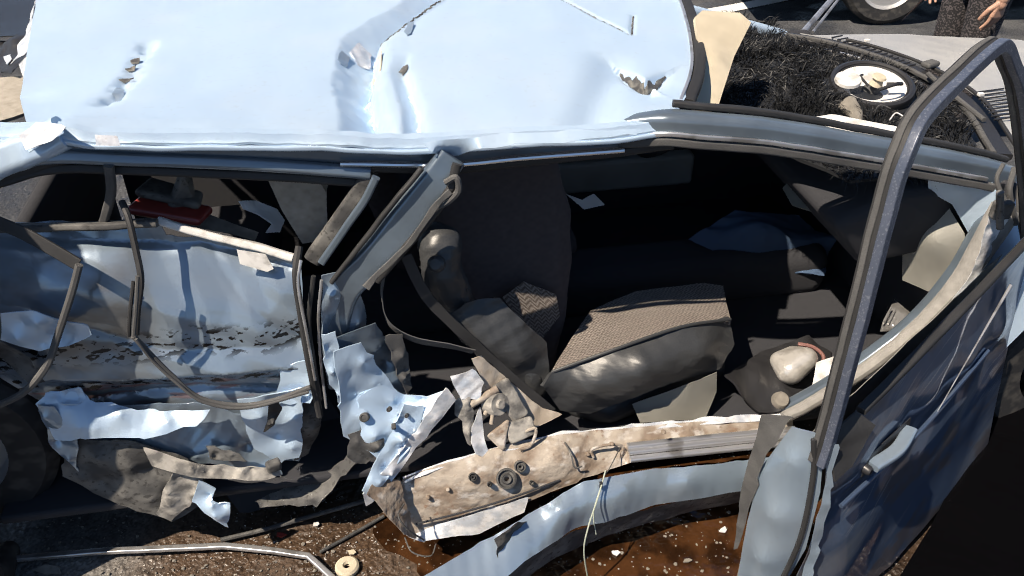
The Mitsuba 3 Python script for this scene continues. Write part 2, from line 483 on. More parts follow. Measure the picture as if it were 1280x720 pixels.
put('painted_line', trimesh.Trimesh(ln, [[0, 2, 1], [0, 3, 2]], process=False), 'mat_line', False, 'pale painted line on the asphalt behind the car', kind='structure')

# ------------------------------------------------------------------ the wrecked car
CAR = 'wrecked_car'
say(CAR, 'crushed silver blue saloon car with its side torn open, dented roof and bent doors', 'car')


def part(name, mesh, mat, smooth=32, label=None, kind=None):
    return put(f'{CAR}__{name}', mesh, mat, smooth, label, kind=kind)


# roof -------------------------------------------------------
near = vs((-8, 150, .24), (32, 150, .2), (75, 150, .17), (130, 157, .16), (250, 158, .16), (400, 160, .16), (470, 164, .16), (525, 165, .16), (620, 158, .16), (760, 152, .16), (846, 140, .17))
front = zs((862, 110, 1.20), (866, 80, 1.21), (863, 40, 1.215), (852, 0, 1.22), (842, -25, 1.22))
rear = zs((48, -22, 1.24), (44, 10, 1.24), (33, 70, 1.23), (24, 120, 1.22))
far_edge = np.array([[0.90, 1.40, 1.19], [0.5, 1.46, 1.22], [0, 1.48, 1.24], [-0.5, 1.50, 1.25], [-0.93, 1.48, 1.25]])
roof_out = np.vstack([near[1:], front, far_edge, rear])


def seg_d(p, poly):
    """Signed distance in the (u, v) plane to a polyline (positive on its right) and the place along it from 0 to 1."""
    best, sg, at = np.full(len(p), 9.0), np.zeros(len(p)), np.zeros(len(p))
    L = len(poly) - 1
    for i in range(L):
        a_, b_ = poly[i][:2], poly[i + 1][:2]
        d = b_ - a_
        t = np.clip(((p[:, :2] - a_) @ d) / (d @ d), 0, 1)
        q = p[:, :2] - a_ - t[:, None] * d
        r = np.linalg.norm(q, axis=1)
        s = np.sign(d[1] * q[:, 0] - d[0] * q[:, 1])
        m = r < best
        best[m], sg[m], at[m] = r[m], s[m], (i + t[m]) / L
    return best * sg, at


fold = zs((476, 172, 1.2), (462, 120, 1.2), (468, 72, 1.2), (520, 28, 1.22), (580, -18, 1.22), (640, -60, 1.22))
fold2 = zs((524, 172, 1.2), (522, 140, 1.2), (505, 105, 1.2), (512, 85, 1.2))
tear = zs((775, 92, 1.2), (806, 108, 1.2), (832, 96, 1.2))
score = zs((690, -6, 1.23), (745, 22, 1.23), (790, 40, 1.23), (792, 15, 1.23))
dentline = zs((186, 62, 1.22), (172, 92, 1.22), (158, 122, 1.21), (136, 152, 1.21))
soft = zs((768, 90, 1.2), (735, 150, 1.2))


def roof_disp(p):
    p = p.copy()
    z = np.zeros(len(p))
    edge = np.clip((p[:, 1] - 0.15) / 0.1, 0, 1)
    d, t = seg_d(p, fold)
    d = d + 0.012 * (noise(p * 34, 5) - 0.5)
    depth = 0.055 * np.interp(t, [0, .25, .5, 1], [1.0, 1.1, .8, .45])
    jag = 0.09 + 0.035 * (fbm(p * [1, 16, 1], 3, 77) - .5)
    z -= depth * 1.35 * np.where(d < 0, np.clip(1 + d / jag, 0, 1) ** 1.1, np.exp(-d / 0.014))
    z -= 0.04 * np.exp(-(d / 0.009) ** 2) * np.clip((t - .42) / .1, 0, 1) * (.5 + noise(p * 30, 4))
    z += 0.012 * np.exp(-((d - .02) / 0.012) ** 2) * np.clip((t - .4) / .1, 0, 1)
    d, t = seg_d(p, fold2)
    z -= 0.034 * (1 - t) ** .7 * np.where(d < 0, np.clip(1 + d / .038, 0, 1), np.exp(-d / 0.008)) * 1.3
    d, t = seg_d(p, soft)
    z -= 0.022 * np.exp(-(d / 0.05) ** 2)
    d, t = seg_d(p, tear)
    z -= 0.045 * np.where(d > 0, np.exp(-d / 0.03), np.exp(d / 0.005)) * np.exp(-((np.abs(t - .5)) / .5) ** 4)
    d, t = seg_d(p, score)
    z -= 0.012 * np.exp(-(d / 0.0055) ** 2)
    d, t = seg_d(p, dentline)
    z -= 0.022 * np.exp(-(d / 0.022) ** 2) * (0.1 + 1.4 * noise(p * [50, 40, 1], 9))
    z += crumple(p, 0.006, 2.6, 12, 4) + 0.018 * (fbm(p * [3.5, 3.5, 0], 3, 4) - .5)
    # the roof's near edge rolls over
    roll = np.clip((0.225 - p[:, 1]) / 0.07, 0, 1)
    p[:, 2] += z - 0.012 * roll ** 2
    return p


ROOF = sheet(roof_out, [[0, .75, 1.265], [.5, .75, 1.25], [-.5, .75, 1.265], [0, .4, 1.245], [.45, .4, 1.235], [-.45, .4, 1.255]], res=0.0075, thick=0.0016, disp=roof_disp, facing=[0, 0, 1])
part('roof', ROOF, 'mat_paint', 40, 'dented silver blue roof with a deep fold across it')

from scipy.spatial import cKDTree
_rv = np.array(ROOF.vertices)[:len(ROOF.vertices) // 2]
_rt = cKDTree(_rv[:, :2])


def on_roof(p, up=.003):
    p = np.asarray(p, float).copy()
    d, k = _rt.query(p[:, :2], 4)
    w = 1 / (d + 1e-4)
    p[:, 2] = (_rv[k, 2] * w).sum(1) / w.sum(1) + up
    return p


def roof_strip(line, widths, seed, shift=0.0):
    """A ragged strip of cracked filler that follows the dented roof."""
    rj = np.random.default_rng(seed)
    c = dense(line, .008, False)
    t = unit(np.gradient(c, axis=0))
    s_ = np.stack([-t[:, 1], t[:, 0], 0 * t[:, 0]], 1)
    w = np.interp(np.linspace(0, 1, len(c)), np.linspace(0, 1, len(widths)), widths)
    a_, b_ = (on_roof(c + s_ * (shift + sg * w * rj.uniform(.35, 1.0, len(c)))[:, None]) for sg in (-1, 1))
    m = len(c)
    k = np.arange(m - 1)
    top = trimesh.Trimesh(np.vstack([a_, b_]), np.vstack([np.stack([k, k + 1, k + 1 + m], 1), np.stack([k, k + 1 + m, k + m], 1)]), process=False)
    if top.face_normals[:, 2].mean() < 0:
        top.invert()
    return thicken(np.array(top.vertices), np.array(top.faces), .004)


part('roof__crack', roof_strip(fold[2:], [.012, .015, .013, .012, .013, .012], 301, -.016), 'mat_filler', 20, 'dark ragged crack along the fold of the roof')
part('roof__crack', roof_strip(tear, [.003, .009, .012, .008, .003], 302), 'mat_filler', 20)
part('roof__score_line', roof_strip(score, [.003, .0035, .003, .0025], 303), 'mat_filler', 20)
for k, (x, y, w, h, mt) in enumerate(((452, 66, 13, 9, 'mat_torn_metal'), (470, 82, 8, 11, 'mat_cream'), (170, 80, 7, 3, 'mat_filler'), (165, 92, 8, 2, 'mat_filler'), (160, 104, 9, 2, 'mat_filler'), (150, 126, 8, 8, 'mat_edge_paint'), (505, 92, 5, 4, 'mat_filler'), (430, 80, 7, 6, 'mat_edge_paint'), (512, 44, 6, 8, 'mat_edge_paint'))):
    zz = 1.222 + (.012 if y < 60 else 0)
    part('roof__flake', sheet(on_roof([Z(x - w, y + h * .3, zz), Z(x - w * .2, y - h, zz), Z(x + w, y - h * .6, zz), Z(x + w * .6, y + h * .8, zz), Z(x - w * .4, y + h, zz)]) + np.array([[0, 0, 0], [0, 0, .002], [0, 0, .008], [0, 0, .002], [0, 0, 0]]), res=.006, thick=.002, amp=.004, freq=20, seed=200 + k, ragged=.004, facing=[0, 0, 1]), mt)
# gutter and cant rail below the roof edge
gp = spline(near, 10)
part('roof__drip_rail', sweep(gp + [0, -.012, -.018], [[-.012, .014], [.010, .012], [.016, .0], [.022, -.006], [.022, -.012], [.010, -.010], [-.012, -.012]], amp=.004, freq=14), 'mat_paint')
part('roof__drip_rail_lip', sweep(gp + [0, -.032, -.036], rrect(.016, .012, .004), amp=.004, freq=9, seed=8), 'mat_paint')
cant = spline(vs((-60, 228, .18), (10, 200, .18), (75, 178, .18), (150, 178, .18), (330, 184, .18), (480, 190, .18), (560, 192, .18), (660, 182, .18), (760, 172, .18), (840, 162, .18)), 8)
part('cant_rail', sweep(cant, rrect(.05, .058, .018, 4), amp=.0015, freq=9, seed=5), 'mat_frame_paint')
part('cant_rail__seal', sweep(cant + [0, -.01, -.034], rrect(.03, .022, .006), amp=.0014, freq=11, seed=6), 'mat_rubber')
part('cant_rail__trim_strip', tube(vs((425, 205, .14), (560, 206, .14), (650, 198, .14), (780, 188, .14)), .006), 'mat_chrome')
part('cant_rail__bracket', sheet(vs((118, 168, .09), (146, 170, .09), (150, 182, .08), (120, 182, .08)), amp=.006, freq=20, ragged=.004, res=.008), 'mat_torn_metal')
part('cant_rail__torn_edge', sheet(vs((525, 176, .10), (600, 170, .10), (720, 164, .10), (800, 160, .10), (795, 168, .09), (700, 178, .08), (600, 186, .08), (555, 196, .14), (540, 190, .08)), amp=.005, freq=9, ragged=.005, res=.008), 'mat_paint')
part('cant_rail__torn_flap', sheet(vs((30, 170, .15), (75, 152, .18), (78, 166, .09), (52, 178, .08), (36, 190, .1)), amp=.006, freq=9, ragged=.005, res=.009), 'mat_paint')
# roof lining
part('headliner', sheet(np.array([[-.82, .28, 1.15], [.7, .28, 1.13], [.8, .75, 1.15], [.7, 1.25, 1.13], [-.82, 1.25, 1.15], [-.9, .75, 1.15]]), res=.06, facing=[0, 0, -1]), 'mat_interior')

# windscreen pillar on this side
ap = spline(vs((760, 158, .19), (800, 156, .175), (835, 155, .15), (880, 159, .135), (960, 166, .13), (1060, 182, .14), (1150, 198, .15), (1225, 212, .16), (1262, 222, .17)), 8)
part('windscreen_pillar', sweep(ap, rrect(.06, .07, .020, 5), taper=[.35, .8, 1, 1, 1, 1, 1, .95, .9], amp=.0016, freq=7, seed=15), 'mat_frame_paint')
part('windscreen_pillar__seal', sweep(ap[18:] + [0, .035, .04], rrect(.022, .016, .005), amp=.002), 'mat_rubber')
part('windscreen_pillar__gutter', sweep(ap[2:-2] + [0, -.028, -.034], rrect(.018, .024, .006), amp=.0013, freq=9), 'mat_dusty_rubber')
part('windscreen_pillar__trim_strip', sweep(ap[8:-8] + [0, -.035, -.012], rrect(.008, .012, .003), amp=.0013, freq=9), 'mat_alu')
ws = np.vstack([spline(zs((838, -30, 1.215), (846, -15, 1.215), (853, 0, 1.215), (866, 45, 1.21), (868, 90, 1.2), (856, 128, 1.185)), 8)])
part('roof__windscreen_seal', sweep(ws + [.012, 0, -.004], rrect(.034, .026, .009), amp=.003, freq=8), 'mat_rubber')
part('roof__windscreen_trim', sweep(ws + [-.012, -.003, .008], rrect(.009, .006, .002), amp=.002, freq=8), 'mat_alu')
# far windscreen pillar
part('windscreen_pillar', sweep(spline(np.array([[.84, 1.30, 1.17], [1.2, 1.34, 1.07], [1.62, 1.37, .94]]), 8), rrect(.05, .05, .015), amp=.003), 'mat_paint')
part('far_door_frame', cat(tube([Z(1004, 40, .93), Z(1044, -6, .99)], .012, sm=0), tube([Z(1016, 40, .93), Z(1052, -6, .99)], .006, sm=0)), 'mat_alu')

# centre pillar ---------------------------------------------
bp = spline(vs((566, 196, .10), (545, 225, .09), (510, 270, .085), (470, 320, .08), (432, 362, .08), (418, 420, .08), (424, 480, .08)), 8)
part('centre_pillar', sweep(bp, rrect(.085, .05, .014, 4), up=(0, -1, .3), taper=[.75, .85, 1, 1, .95, .8, .7], amp=.006, freq=4, seed=21), 'mat_frame_paint', 28)
part('centre_pillar__seal', sweep(spline(vs((572, 204, .08), (560, 240, .07), (535, 275, .065), (505, 310, .06), (470, 350, .06)), 8), rrect(.022, .03, .008), up=(0, -1, .3), amp=.006, freq=12), 'mat_rubber')
part('centre_pillar__seal', sweep(spline(vs((528, 210, .07), (490, 255, .06), (452, 305, .06), (415, 352, .06)), 8), rrect(.012, .02, .005), up=(0, -1, .3), amp=.003, freq=12), 'mat_rubber')
part('centre_pillar__torn_or_shadow_strip', sweep(spline(vs((562, 240, .05), (545, 258, .04), (508, 308, .04), (470, 345, .03), (456, 360, .02)), 8), rrect(.016, .006, .002), up=(0, -1, .3), taper=[1, 1, .8, 1, 1.4], amp=.006, freq=14), 'mat_dusty_rubber')
part('centre_pillar__seal_loop', tube(vs((557, 228, .06), (570, 222, .05), (573, 238, .05), (560, 252, .05), (548, 258, .05)), .008), 'mat_dusty_rubber')
# torn metal of the lower pillar
B = [
    ('torn_panel', [(402, 345, .06), (444, 332, .08), (456, 395, .10), (452, 450, .10), (425, 480, .06), (404, 420, .04)], .014, 'mat_edge_paint', 31),
    ('torn_panel', [(415, 425, .03), (470, 405, .06), (502, 450, .09), (512, 498, .06), (470, 505, .03), (428, 480, .01)], .012, 'mat_frame_paint', 32),
    ('torn_panel', [(418, 440, -.01), (452, 428, .02), (478, 462, .03), (500, 492, .02), (480, 530, -.02), (452, 556, -.05), (430, 545, -.05), (424, 500, -.04)], .012, 'mat_paint', 33),
    ('torn_panel', [(448, 500, -.02), (475, 478, .01), (505, 494, .02), (532, 496, .0), (558, 484, .01), (552, 502, -.02), (505, 545, -.05), (478, 578, -.08), (452, 560, -.07)], .009, 'mat_paint', 34),
    ('torn_panel', [(478, 560, -.08), (505, 505, -.03), (528, 508, -.02), (520, 548, -.06), (482, 602, -.12), (464, 624, -.14), (452, 614, -.14)], .007, 'mat_paint', 35),
    ('torn_or_shadow_strip', [(558, 486, -.015), (568, 500, -.02), (522, 560, -.07), (472, 622, -.13), (458, 632, -.14), (452, 618, -.14), (504, 560, -.08)], .005, 'mat_torn_metal', 36),
    ('torn_panel', [(402, 418, .02), (420, 412, .02), (430, 470, .01), (426, 506, 0), (410, 475, 0)], .008, 'mat_paint', 37),
    ('torn_panel', [(436, 545, -.06), (468, 530, -.04), (482, 556, -.06), (458, 582, -.08), (432, 572, -.08)], .012, 'mat_dirty_metal', 38),
    ('torn_panel', [(482, 420, .05), (504, 418, .06), (514, 470, .06), (512, 500, .04), (496, 470, .04)], .006, 'mat_dusty_rubber', 39),
]
for nm, o, am, mt, sd in B:
    part('centre_pillar__' + nm, sheet(vs(*o), curled(vs(*o), .022, sd), res=.005, thick=.003, amp=am * .5, freq=8, seed=sd, ragged=.0055, kernel='linear'), mt, 20)
for x, y, r in ((455, 522, .012), (463, 540, .007), (498, 534, .010), (486, 512, .006), (508, 520, .005)):
    part('centre_pillar__hole', lathe([[0, .002], [r * .55, .001], [r * .7, .004], [r, .003], [r * 1.1, -.012]], V(x, y, -.045), (-.2, -.8, .5), 18), 'mat_dirty_metal')
part('centre_pillar__bolt', cat(rbox(V(492, 533, -.06), (.012, .016, .012), .003), tube([V(492, 533, -.05), V(492, 533, -.09)], .006, sm=0)), 'mat_dirty_metal')

# sill -----------------------------------------------------
sill_o = vs((503, 598, -.07), (560, 577, -.07), (640, 556, -.05), (700, 543, -.03), (790, 534, -.02), (905, 524, -.02), (992, 520, -.02), (992, 552, -.08), (800, 574, -.10), (720, 602, -.12), (650, 632, -.14), (600, 655, -.14), (520, 672, -.14), (494, 655, -.13), (486, 625, -.11))
part('sill', sheet(sill_o, vs((600, 580, -.09), (700, 562, -.08), (600, 615, -.125), (860, 545, -.06)), res=.009, thick=.003, amp=.009, freq=7, seed=44, ragged=.004), 'mat_rust', 30, 'bare rusty beige sill under the door opening')
part('sill__top_flange', sheet(vs((503, 598, -.06), (560, 576, -.06), (640, 555, -.04), (700, 542, -.02), (790, 533, -.01), (905, 522, -.01), (992, 518, -.01), (992, 526, -.03), (905, 530, -.03), (790, 541, -.03), (700, 550, -.04), (640, 563, -.06), (560, 585, -.08), (506, 606, -.08)) + [0, 0, .006], res=.007, amp=.008, freq=12, seed=48, ragged=.005), 'mat_torn_metal')
part('sill__crack', tube(vs((520, 655, -.138), (580, 640, -.142), (640, 622, -.142), (700, 600, -.122)), .003), 'mat_interior')
part('sill__side_lip', sheet(vs((520, 664, -.13), (600, 640, -.14), (660, 622, -.14), (655, 640, -.15), (600, 668, -.16), (528, 678, -.16), (508, 668, -.15)), res=.009, amp=.006, freq=9, seed=45, ragged=.004), 'mat_torn_metal')
part('sill__end_flange', sheet(vs((470, 600, -.12), (500, 600, -.1), (512, 640, -.14), (520, 672, -.16), (505, 670, -.2), (480, 640, -.18), (458, 618, -.16)), res=.008, amp=.012, freq=12, seed=46, ragged=.005), 'mat_rust')
tp = vs((785, 566, -.085), (880, 556, -.085), (995, 545, -.085))
part('sill__tread_strip', cat(*[sweep(spline(tp + [0, -.02 + .016 * k, -.006 + .01 * k + .004 * (k % 2)], 8), rrect(.02, .014, .005), amp=.0013, freq=9, seed=k) for k in range(3)]), 'mat_alu', 32, 'dented bright metal tread strip')
for i, (x, y, v, r) in enumerate(((633, 598, -.115, .028), (591, 596, -.11, .012), (685, 580, -.09, .011), (650, 583, -.1, .016), (612, 605, -.125, .007), (664, 603, -.12, .007))):
    c = V(x, y, v)
    nrm = unit(np.array([-.05, -.7, .6]))
    part('sill__grommet', cat(lathe([[r * .25, .0], [r * .25, .012], [r * .45, .014], [r * .55, .006], [r * .75, .006], [r * .85, .014], [r, .012], [r * 1.05, -.01]], c, nrm, 24)), 'mat_dirty_metal')
for i, (x, y) in enumerate(((545, 640), (535, 622), (560, 612), (700, 572), (735, 568), (610, 630), (520, 645), (575, 650), (765, 555), (830, 540))):
    part('sill__rivet', lathe([[.0, .006], [.004, .005], [.006, .001], [.0062, -.01]], V(x, y, -.115 if y > 590 else -.085), (-.05, -.7, .6), 12), 'mat_rust')
part('sill__ring_clip', tube(vs((742, 572, -.09), (740, 562, -.08), (760, 556, -.08), (778, 558, -.08), (776, 572, -.09)), .004), 'mat_rust')
part('sill__bent_pin', tube(vs((706, 553, -.06), (714, 568, -.1), (718, 584, -.12), (728, 583, -.12)), .0025), 'mat_dirty_metal')
# peeled rocker skin
rk = vs((1000, 568, -.12), (900, 578, -.14), (800, 588, -.15), (730, 602, -.17), (672, 636, -.20), (600, 678, -.26), (505, 735, -.34), (610, 745, -.36), (655, 700, -.30), (720, 662, -.23), (820, 632, -.19), (930, 612, -.17), (1000, 606, -.16))
part('rocker_panel', sheet(rk, vs((600, 700, -.295), (640, 668, -.252), (700, 634, -.222), (780, 606, -.184), (860, 598, -.173), (950, 588, -.157)), res=.009, thick=.002, amp=.012, freq=6, seed=52, ragged=.004), 'mat_edge_paint', 30, 'peeled off silver blue rocker skin bent outwards')
part('rocker_panel__lower_flange', sheet(vs((1000, 606, -.15), (930, 613, -.16), (820, 634, -.18), (720, 664, -.22), (655, 702, -.29), (612, 745, -.35), (632, 745, -.33), (690, 700, -.24), (760, 668, -.17), (860, 640, -.13), (960, 618, -.11)), res=.010, amp=.008, freq=9, seed=53, ragged=.004), 'mat_dirty_metal')
part('rocker_panel__bent_bracket', sheet(vs((615, 672, -.27), (645, 650, -.25), (668, 655, -.22), (650, 690, -.25), (625, 705, -.3)), res=.008, amp=.022, freq=13, seed=54, ragged=.006), 'mat_dirty_metal')

# floor of the cabin and the dark inside
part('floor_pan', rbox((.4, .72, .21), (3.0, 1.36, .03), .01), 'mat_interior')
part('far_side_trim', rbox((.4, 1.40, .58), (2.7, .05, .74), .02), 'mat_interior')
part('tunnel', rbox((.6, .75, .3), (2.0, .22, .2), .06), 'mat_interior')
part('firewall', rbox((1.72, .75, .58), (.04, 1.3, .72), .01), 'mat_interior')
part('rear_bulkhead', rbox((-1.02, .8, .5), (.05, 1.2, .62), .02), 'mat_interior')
part('headliner__tatter', sheet(np.array([[.35, .42, 1.14], [.55, .45, 1.13], [.6, .5, 1.0], [.5, .5, .93], [.4, .47, 1.02]]), res=.015, amp=.03, freq=8, seed=181, ragged=.01), 'mat_interior')
part('far_side_trim__armrest', rbox((.75, 1.33, .66), (.45, .09, .06), .025), 'mat_vinyl')
part('far_side_trim__door_pocket', rbox((1.0, 1.34, .42), (.6, .07, .14), .02), 'mat_grey_plastic')
part('far_pillar', tube([[.05, 1.38, .9], [.02, 1.33, 1.18]], .04, sm=0), 'mat_interior')

part('driver_seat', lump(hull(np.array([[.1, .85, .4], [.1, 1.25, .4], [-.06, .88, .95], [-.06, 1.2, .95]]), .07).refine_to_length(.06), .05), 'mat_back_dark')
part('driver_seat__cushion', lump(hull(np.array([[.2, .85, .36], [.2, 1.25, .36], [.62, .85, .40], [.62, 1.25, .40]]), .07).refine_to_length(.06), .05), 'mat_back_dark')
part('steering_wheel', lathe([[.17, 0], [.18, .012], [.19, 0], [.18, -.012]], (1.05, 1.02, .82), (-.8, 0, .6), 36), 'mat_black_plastic')
# passenger seat
SE = f'{CAR}__front_seat'
top_o = vs((688, 466, .10), (712, 425, .22), (738, 388, .34), (795, 364, .42), (880, 353, .44), (904, 358, .42), (908, 380, .32), (914, 402, .2), (850, 412, .14), (765, 440, .09))
part('front_seat__cushion', sheet(top_o, vs((790, 405, .25), (850, 385, .3)) + [0, 0, .012], res=.009, thick=.02, amp=.006, freq=6, seed=60), 'mat_seat_fabric', 40, 'brown and grey zigzag woven seat cushion')
side_o = vs((678, 482, .06), (690, 464, .09), (765, 437, .085), (850, 408, .13), (913, 398, .2), (918, 430, .18), (900, 462, .12), (830, 482, .07), (770, 505, .05), (738, 517, .06), (700, 513, .07))
part('front_seat__cushion_side', sheet(side_o, vs((740, 480, .035), (830, 450, .045), (880, 440, .09), (800, 440, .06)), res=.006, thick=.012, amp=.013, freq=8, seed=61), 'mat_vinyl', 40, 'wrinkled dark grey vinyl side of the seat cushion')
part('front_seat__piping', tube(vs((690, 465, .088), (765, 438, .08), (850, 409, .125), (913, 399, .195)), .005), 'mat_vinyl')
part('front_seat__cushion_core', lump(hull(vs((720, 470, .2), (760, 420, .32), (880, 385, .38), (890, 430, .25), (760, 480, .14)) - [0, 0, .09], .055).refine_to_length(.05), .04), 'mat_vinyl')
part('front_seat__base', sheet(vs((790, 505, .08), (860, 480, .08), (896, 465, .11), (896, 490, .1), (882, 524, .06), (800, 528, .06)), res=.012, amp=.006, freq=8, seed=63), 'mat_grey_plastic')
back = vs((540, 196, .5), (600, 178, .52), (690, 190, .52), (708, 250, .5), (710, 320, .44), (702, 400, .35), (686, 470, .31), (655, 490, .3), (610, 430, .32), (560, 340, .40))
bk = hull(np.vstack([back + (back.mean(0) - back) * .12, back + (back.mean(0) - back) * .12 + [-.03, .36, .0]]), .03)
part('front_seat__backrest', lump(bk, .025, 6, .008, 6, 3), 'mat_back_dark', 40, 'reclined dark woven backrest')
part('front_seat__sunlit_patch', sheet(vs((628, 372, .30), (655, 352, .32), (695, 368, .32), (700, 395, .31), (678, 425, .28), (650, 400, .28)), res=.008, thick=.004, amp=.006, freq=12, seed=66), 'mat_back_lit_fabric', 40)  # lighter fabric sheet imitates sunlight on the lower backrest
bol = spline(vs((548, 308, .22), (552, 335, .2), (566, 372, .2), (605, 425, .17), (655, 462, .15), (672, 482, .14)), 5)
part('front_seat__bolster', lump(m3.Manifold.batch_boolean([hull([bol[i], bol[i + 1]], [.062 - .0009 * i, .061 - .0009 * i], 16) for i in range(len(bol) - 1)], m3.OpType.Add), .014, 10, .014, 8, 5), 'mat_vinyl', 40, 'torn dark grey vinyl side bolster')
part('front_seat__vinyl_flap', sheet(vs((560, 392, .13), (582, 378, .14), (625, 372, .16), (655, 400, .15), (682, 428, .16), (686, 470, .12), (664, 488, .1), (640, 476, .1), (600, 445, .1)), vs((620, 425, .10), (650, 450, .09)), res=.008, thick=.003, amp=.014, freq=8, seed=67, ragged=.004), 'mat_vinyl', 40)
part('front_seat__bolster_button', lathe([[.0, .016], [.014, .014], [.022, .006], [.024, -.01]], V(545, 330, .145), (-.2, -.8, .5), 20), 'mat_vinyl')
# seat belt and pillar trim
part('seat_belt', sweep(spline(vs((482, 330, .09), (478, 370, .09), (488, 405, .08), (520, 425, .07), (560, 432, .07), (592, 440, .06)), 8), rrect(.003, .045, .001), up=(0, -.6, .8), amp=.003), 'mat_dusty_rubber')
part('seat_belt', sweep(spline(vs((508, 320, .10), (530, 365, .09), (560, 400, .085), (620, 455, .075), (690, 515, .05)), 8), rrect(.028, .004, .001), up=(0, -1, .3), amp=.004), 'mat_rubber')
part('centre_pillar__trim', sheet(vs((588, 448, .05), (602, 443, .06), (640, 480, .06), (678, 510, .05), (702, 518, .04), (668, 536, .0), (640, 520, .01), (610, 490, .02)), res=.009, thick=.003, amp=.008, freq=9, seed=70, ragged=.004), 'mat_tan_plastic', 32, 'broken beige inner trim of the centre pillar')
# retractor and broken hardware at the foot of the pillar
def bent_block(pts, r, it=3):
    return lump(hull(pts, r, 12), .008, it, .003, 16, 3)


a_, b_ = V(628, 488, .03), V(648, 520, -.0)
part('belt_retractor__cover', bent_block([a_ + [-.02, 0, .01], a_ + [.015, .02, .015], b_ + [-.012, -.01, 0], b_ + [.02, .01, .0]], .010, 1), 'mat_grey_dirt')
part('belt_retractor__shaft', tube([V(588, 506, .0), V(622, 486, .02)], .011, 12, sm=0), 'mat_rust')
part('belt_retractor__shaft', tube([V(606, 518, -.01), V(618, 500, .0), V(614, 530, -.03)], .006, 10, sm=4), 'mat_tan_plastic')
part('belt_retractor__bracket', bent_block([V(632, 532, -.03), V(662, 524, -.02), V(668, 540, -.04), V(640, 552, -.05)], .007, 1), 'mat_grey_dirt')
part('belt_retractor__bracket', bent_block([V(612, 545, -.04), V(634, 528, -.03), V(628, 560, -.06)], .007, 1), 'mat_rust')
part('belt_retractor__bracket', sheet(vs((566, 500, .0), (584, 492, .01), (594, 530, -.02), (588, 556, -.05), (578, 540, -.03)), curled(vs((566, 500, .0), (584, 492, .01), (594, 530, -.02), (588, 556, -.05)), .012, 4), res=.006, amp=.008, freq=14, ragged=.008), 'mat_grey_dirt')
part('belt_retractor__hook', tube(vs((655, 540, -.04), (670, 536, -.05), (664, 556, -.06), (650, 562, -.07)), .0045), 'mat_rust')
part('belt_retractor', lathe([[.0, .018], [.012, .018], [.014, .01], [.03, .01], [.034, .0], [.034, -.03], [.012, -.035], [.0, -.035]], V(622, 505, .0), (.5, -.7, .4), 24), 'mat_grey_dirt')
part('belt_retractor__plate', sheet(vs((562, 470, .02), (590, 462, .03), (606, 478, .02), (600, 500, 0), (575, 500, 0)), res=.008, amp=.014, freq=14, seed=71, ragged=.006), 'mat_torn_metal')
part('belt_retractor__plate', sheet(vs((588, 545, -.04), (600, 510, 0), (606, 545, -.03), (612, 572, -.07), (596, 566, -.07)), res=.008, amp=.010, freq=14, seed=72, ragged=.006), 'mat_torn_metal')
part('belt_retractor__wire', tube(vs((632, 560, -.05), (636, 575, -.07), (628, 590, -.1), (634, 598, -.11)), .005), 'mat_rubber')

# front door opening: hinge pillar ---------------------------
hp = spline(vs((1262, 262, .10), (1238, 300, .08), (1205, 352, .06), (1160, 402, .04), (1105, 448, .02), (1040, 492, -.01), (985, 522, -.04)), 8)
part('hinge_pillar', sweep(hp + [.0, .03, .0], rrect(.055, .05, .014), up=(0, -1, .3), taper=[1.3, 1.2, 1, .9, .8], amp=.002, freq=8), 'mat_frame_paint')
part('hinge_pillar__seal', sweep(hp + [-.02, -.01, .012], circle(.022, 10), up=(0, -1, .3), taper=[1.9, 1.6, 1.2, 1, .9, .8], amp=.003, freq=10), 'mat_seal_grey')
part('hinge_pillar__torn_edge', sheet(vs((1240, 268, .03), (1258, 256, .05), (1262, 288, .05), (1220, 360, .01), (1190, 396, -.01), (1184, 390, 0), (1214, 340, .02)), res=.009, amp=.012, freq=12, seed=80, ragged=.008), 'mat_torn_metal')
part('hinge_pillar__hinge', rbox(V(1252, 262, .02), (.05, .03, .05), .006), 'mat_dirty_metal')
part('hinge_pillar__hinge', rbox(V(1172, 420, -.02), (.06, .03, .05), .006), 'mat_dirty_metal')
part('hinge_pillar__hinge_pin', tube([V(1250, 240, .0), V(1250, 285, .0)], .01, sm=0), 'mat_dirty_metal')
part('hinge_pillar__upper_gusset', sheet(vs((1160, 210, .18), (1238, 222, .14), (1256, 262, .10), (1236, 300, .10), (1215, 300, .14), (1190, 255, .18), (1160, 238, .2)), res=.012, amp=.008, freq=7, seed=81), 'mat_paint')
part('kick_panel', sheet(vs((1128, 256, .30), (1150, 240, .28), (1180, 250, .22), (1205, 290, .15), (1216, 330, .12), (1200, 366, .12), (1160, 364, .18), (1128, 350, .26)), vs((1170, 300, .17), (1150, 320, .21)), res=.012, thick=.003, amp=.003, freq=5, seed=82), 'mat_grey_plastic', 40, 'plain olive grey kick panel')
part('hinge_pillar__cable_clips', cat(tube(vs((1268, 210, .1), (1262, 240, .06), (1270, 280, .05)), .008), tube(vs((1254, 205, .1), (1246, 225, .08), (1256, 250, .05)), .006), tube(vs((1276, 215, .1), (1272, 260, .06), (1278, 300, .04)), .005)), 'mat_dusty_rubber')

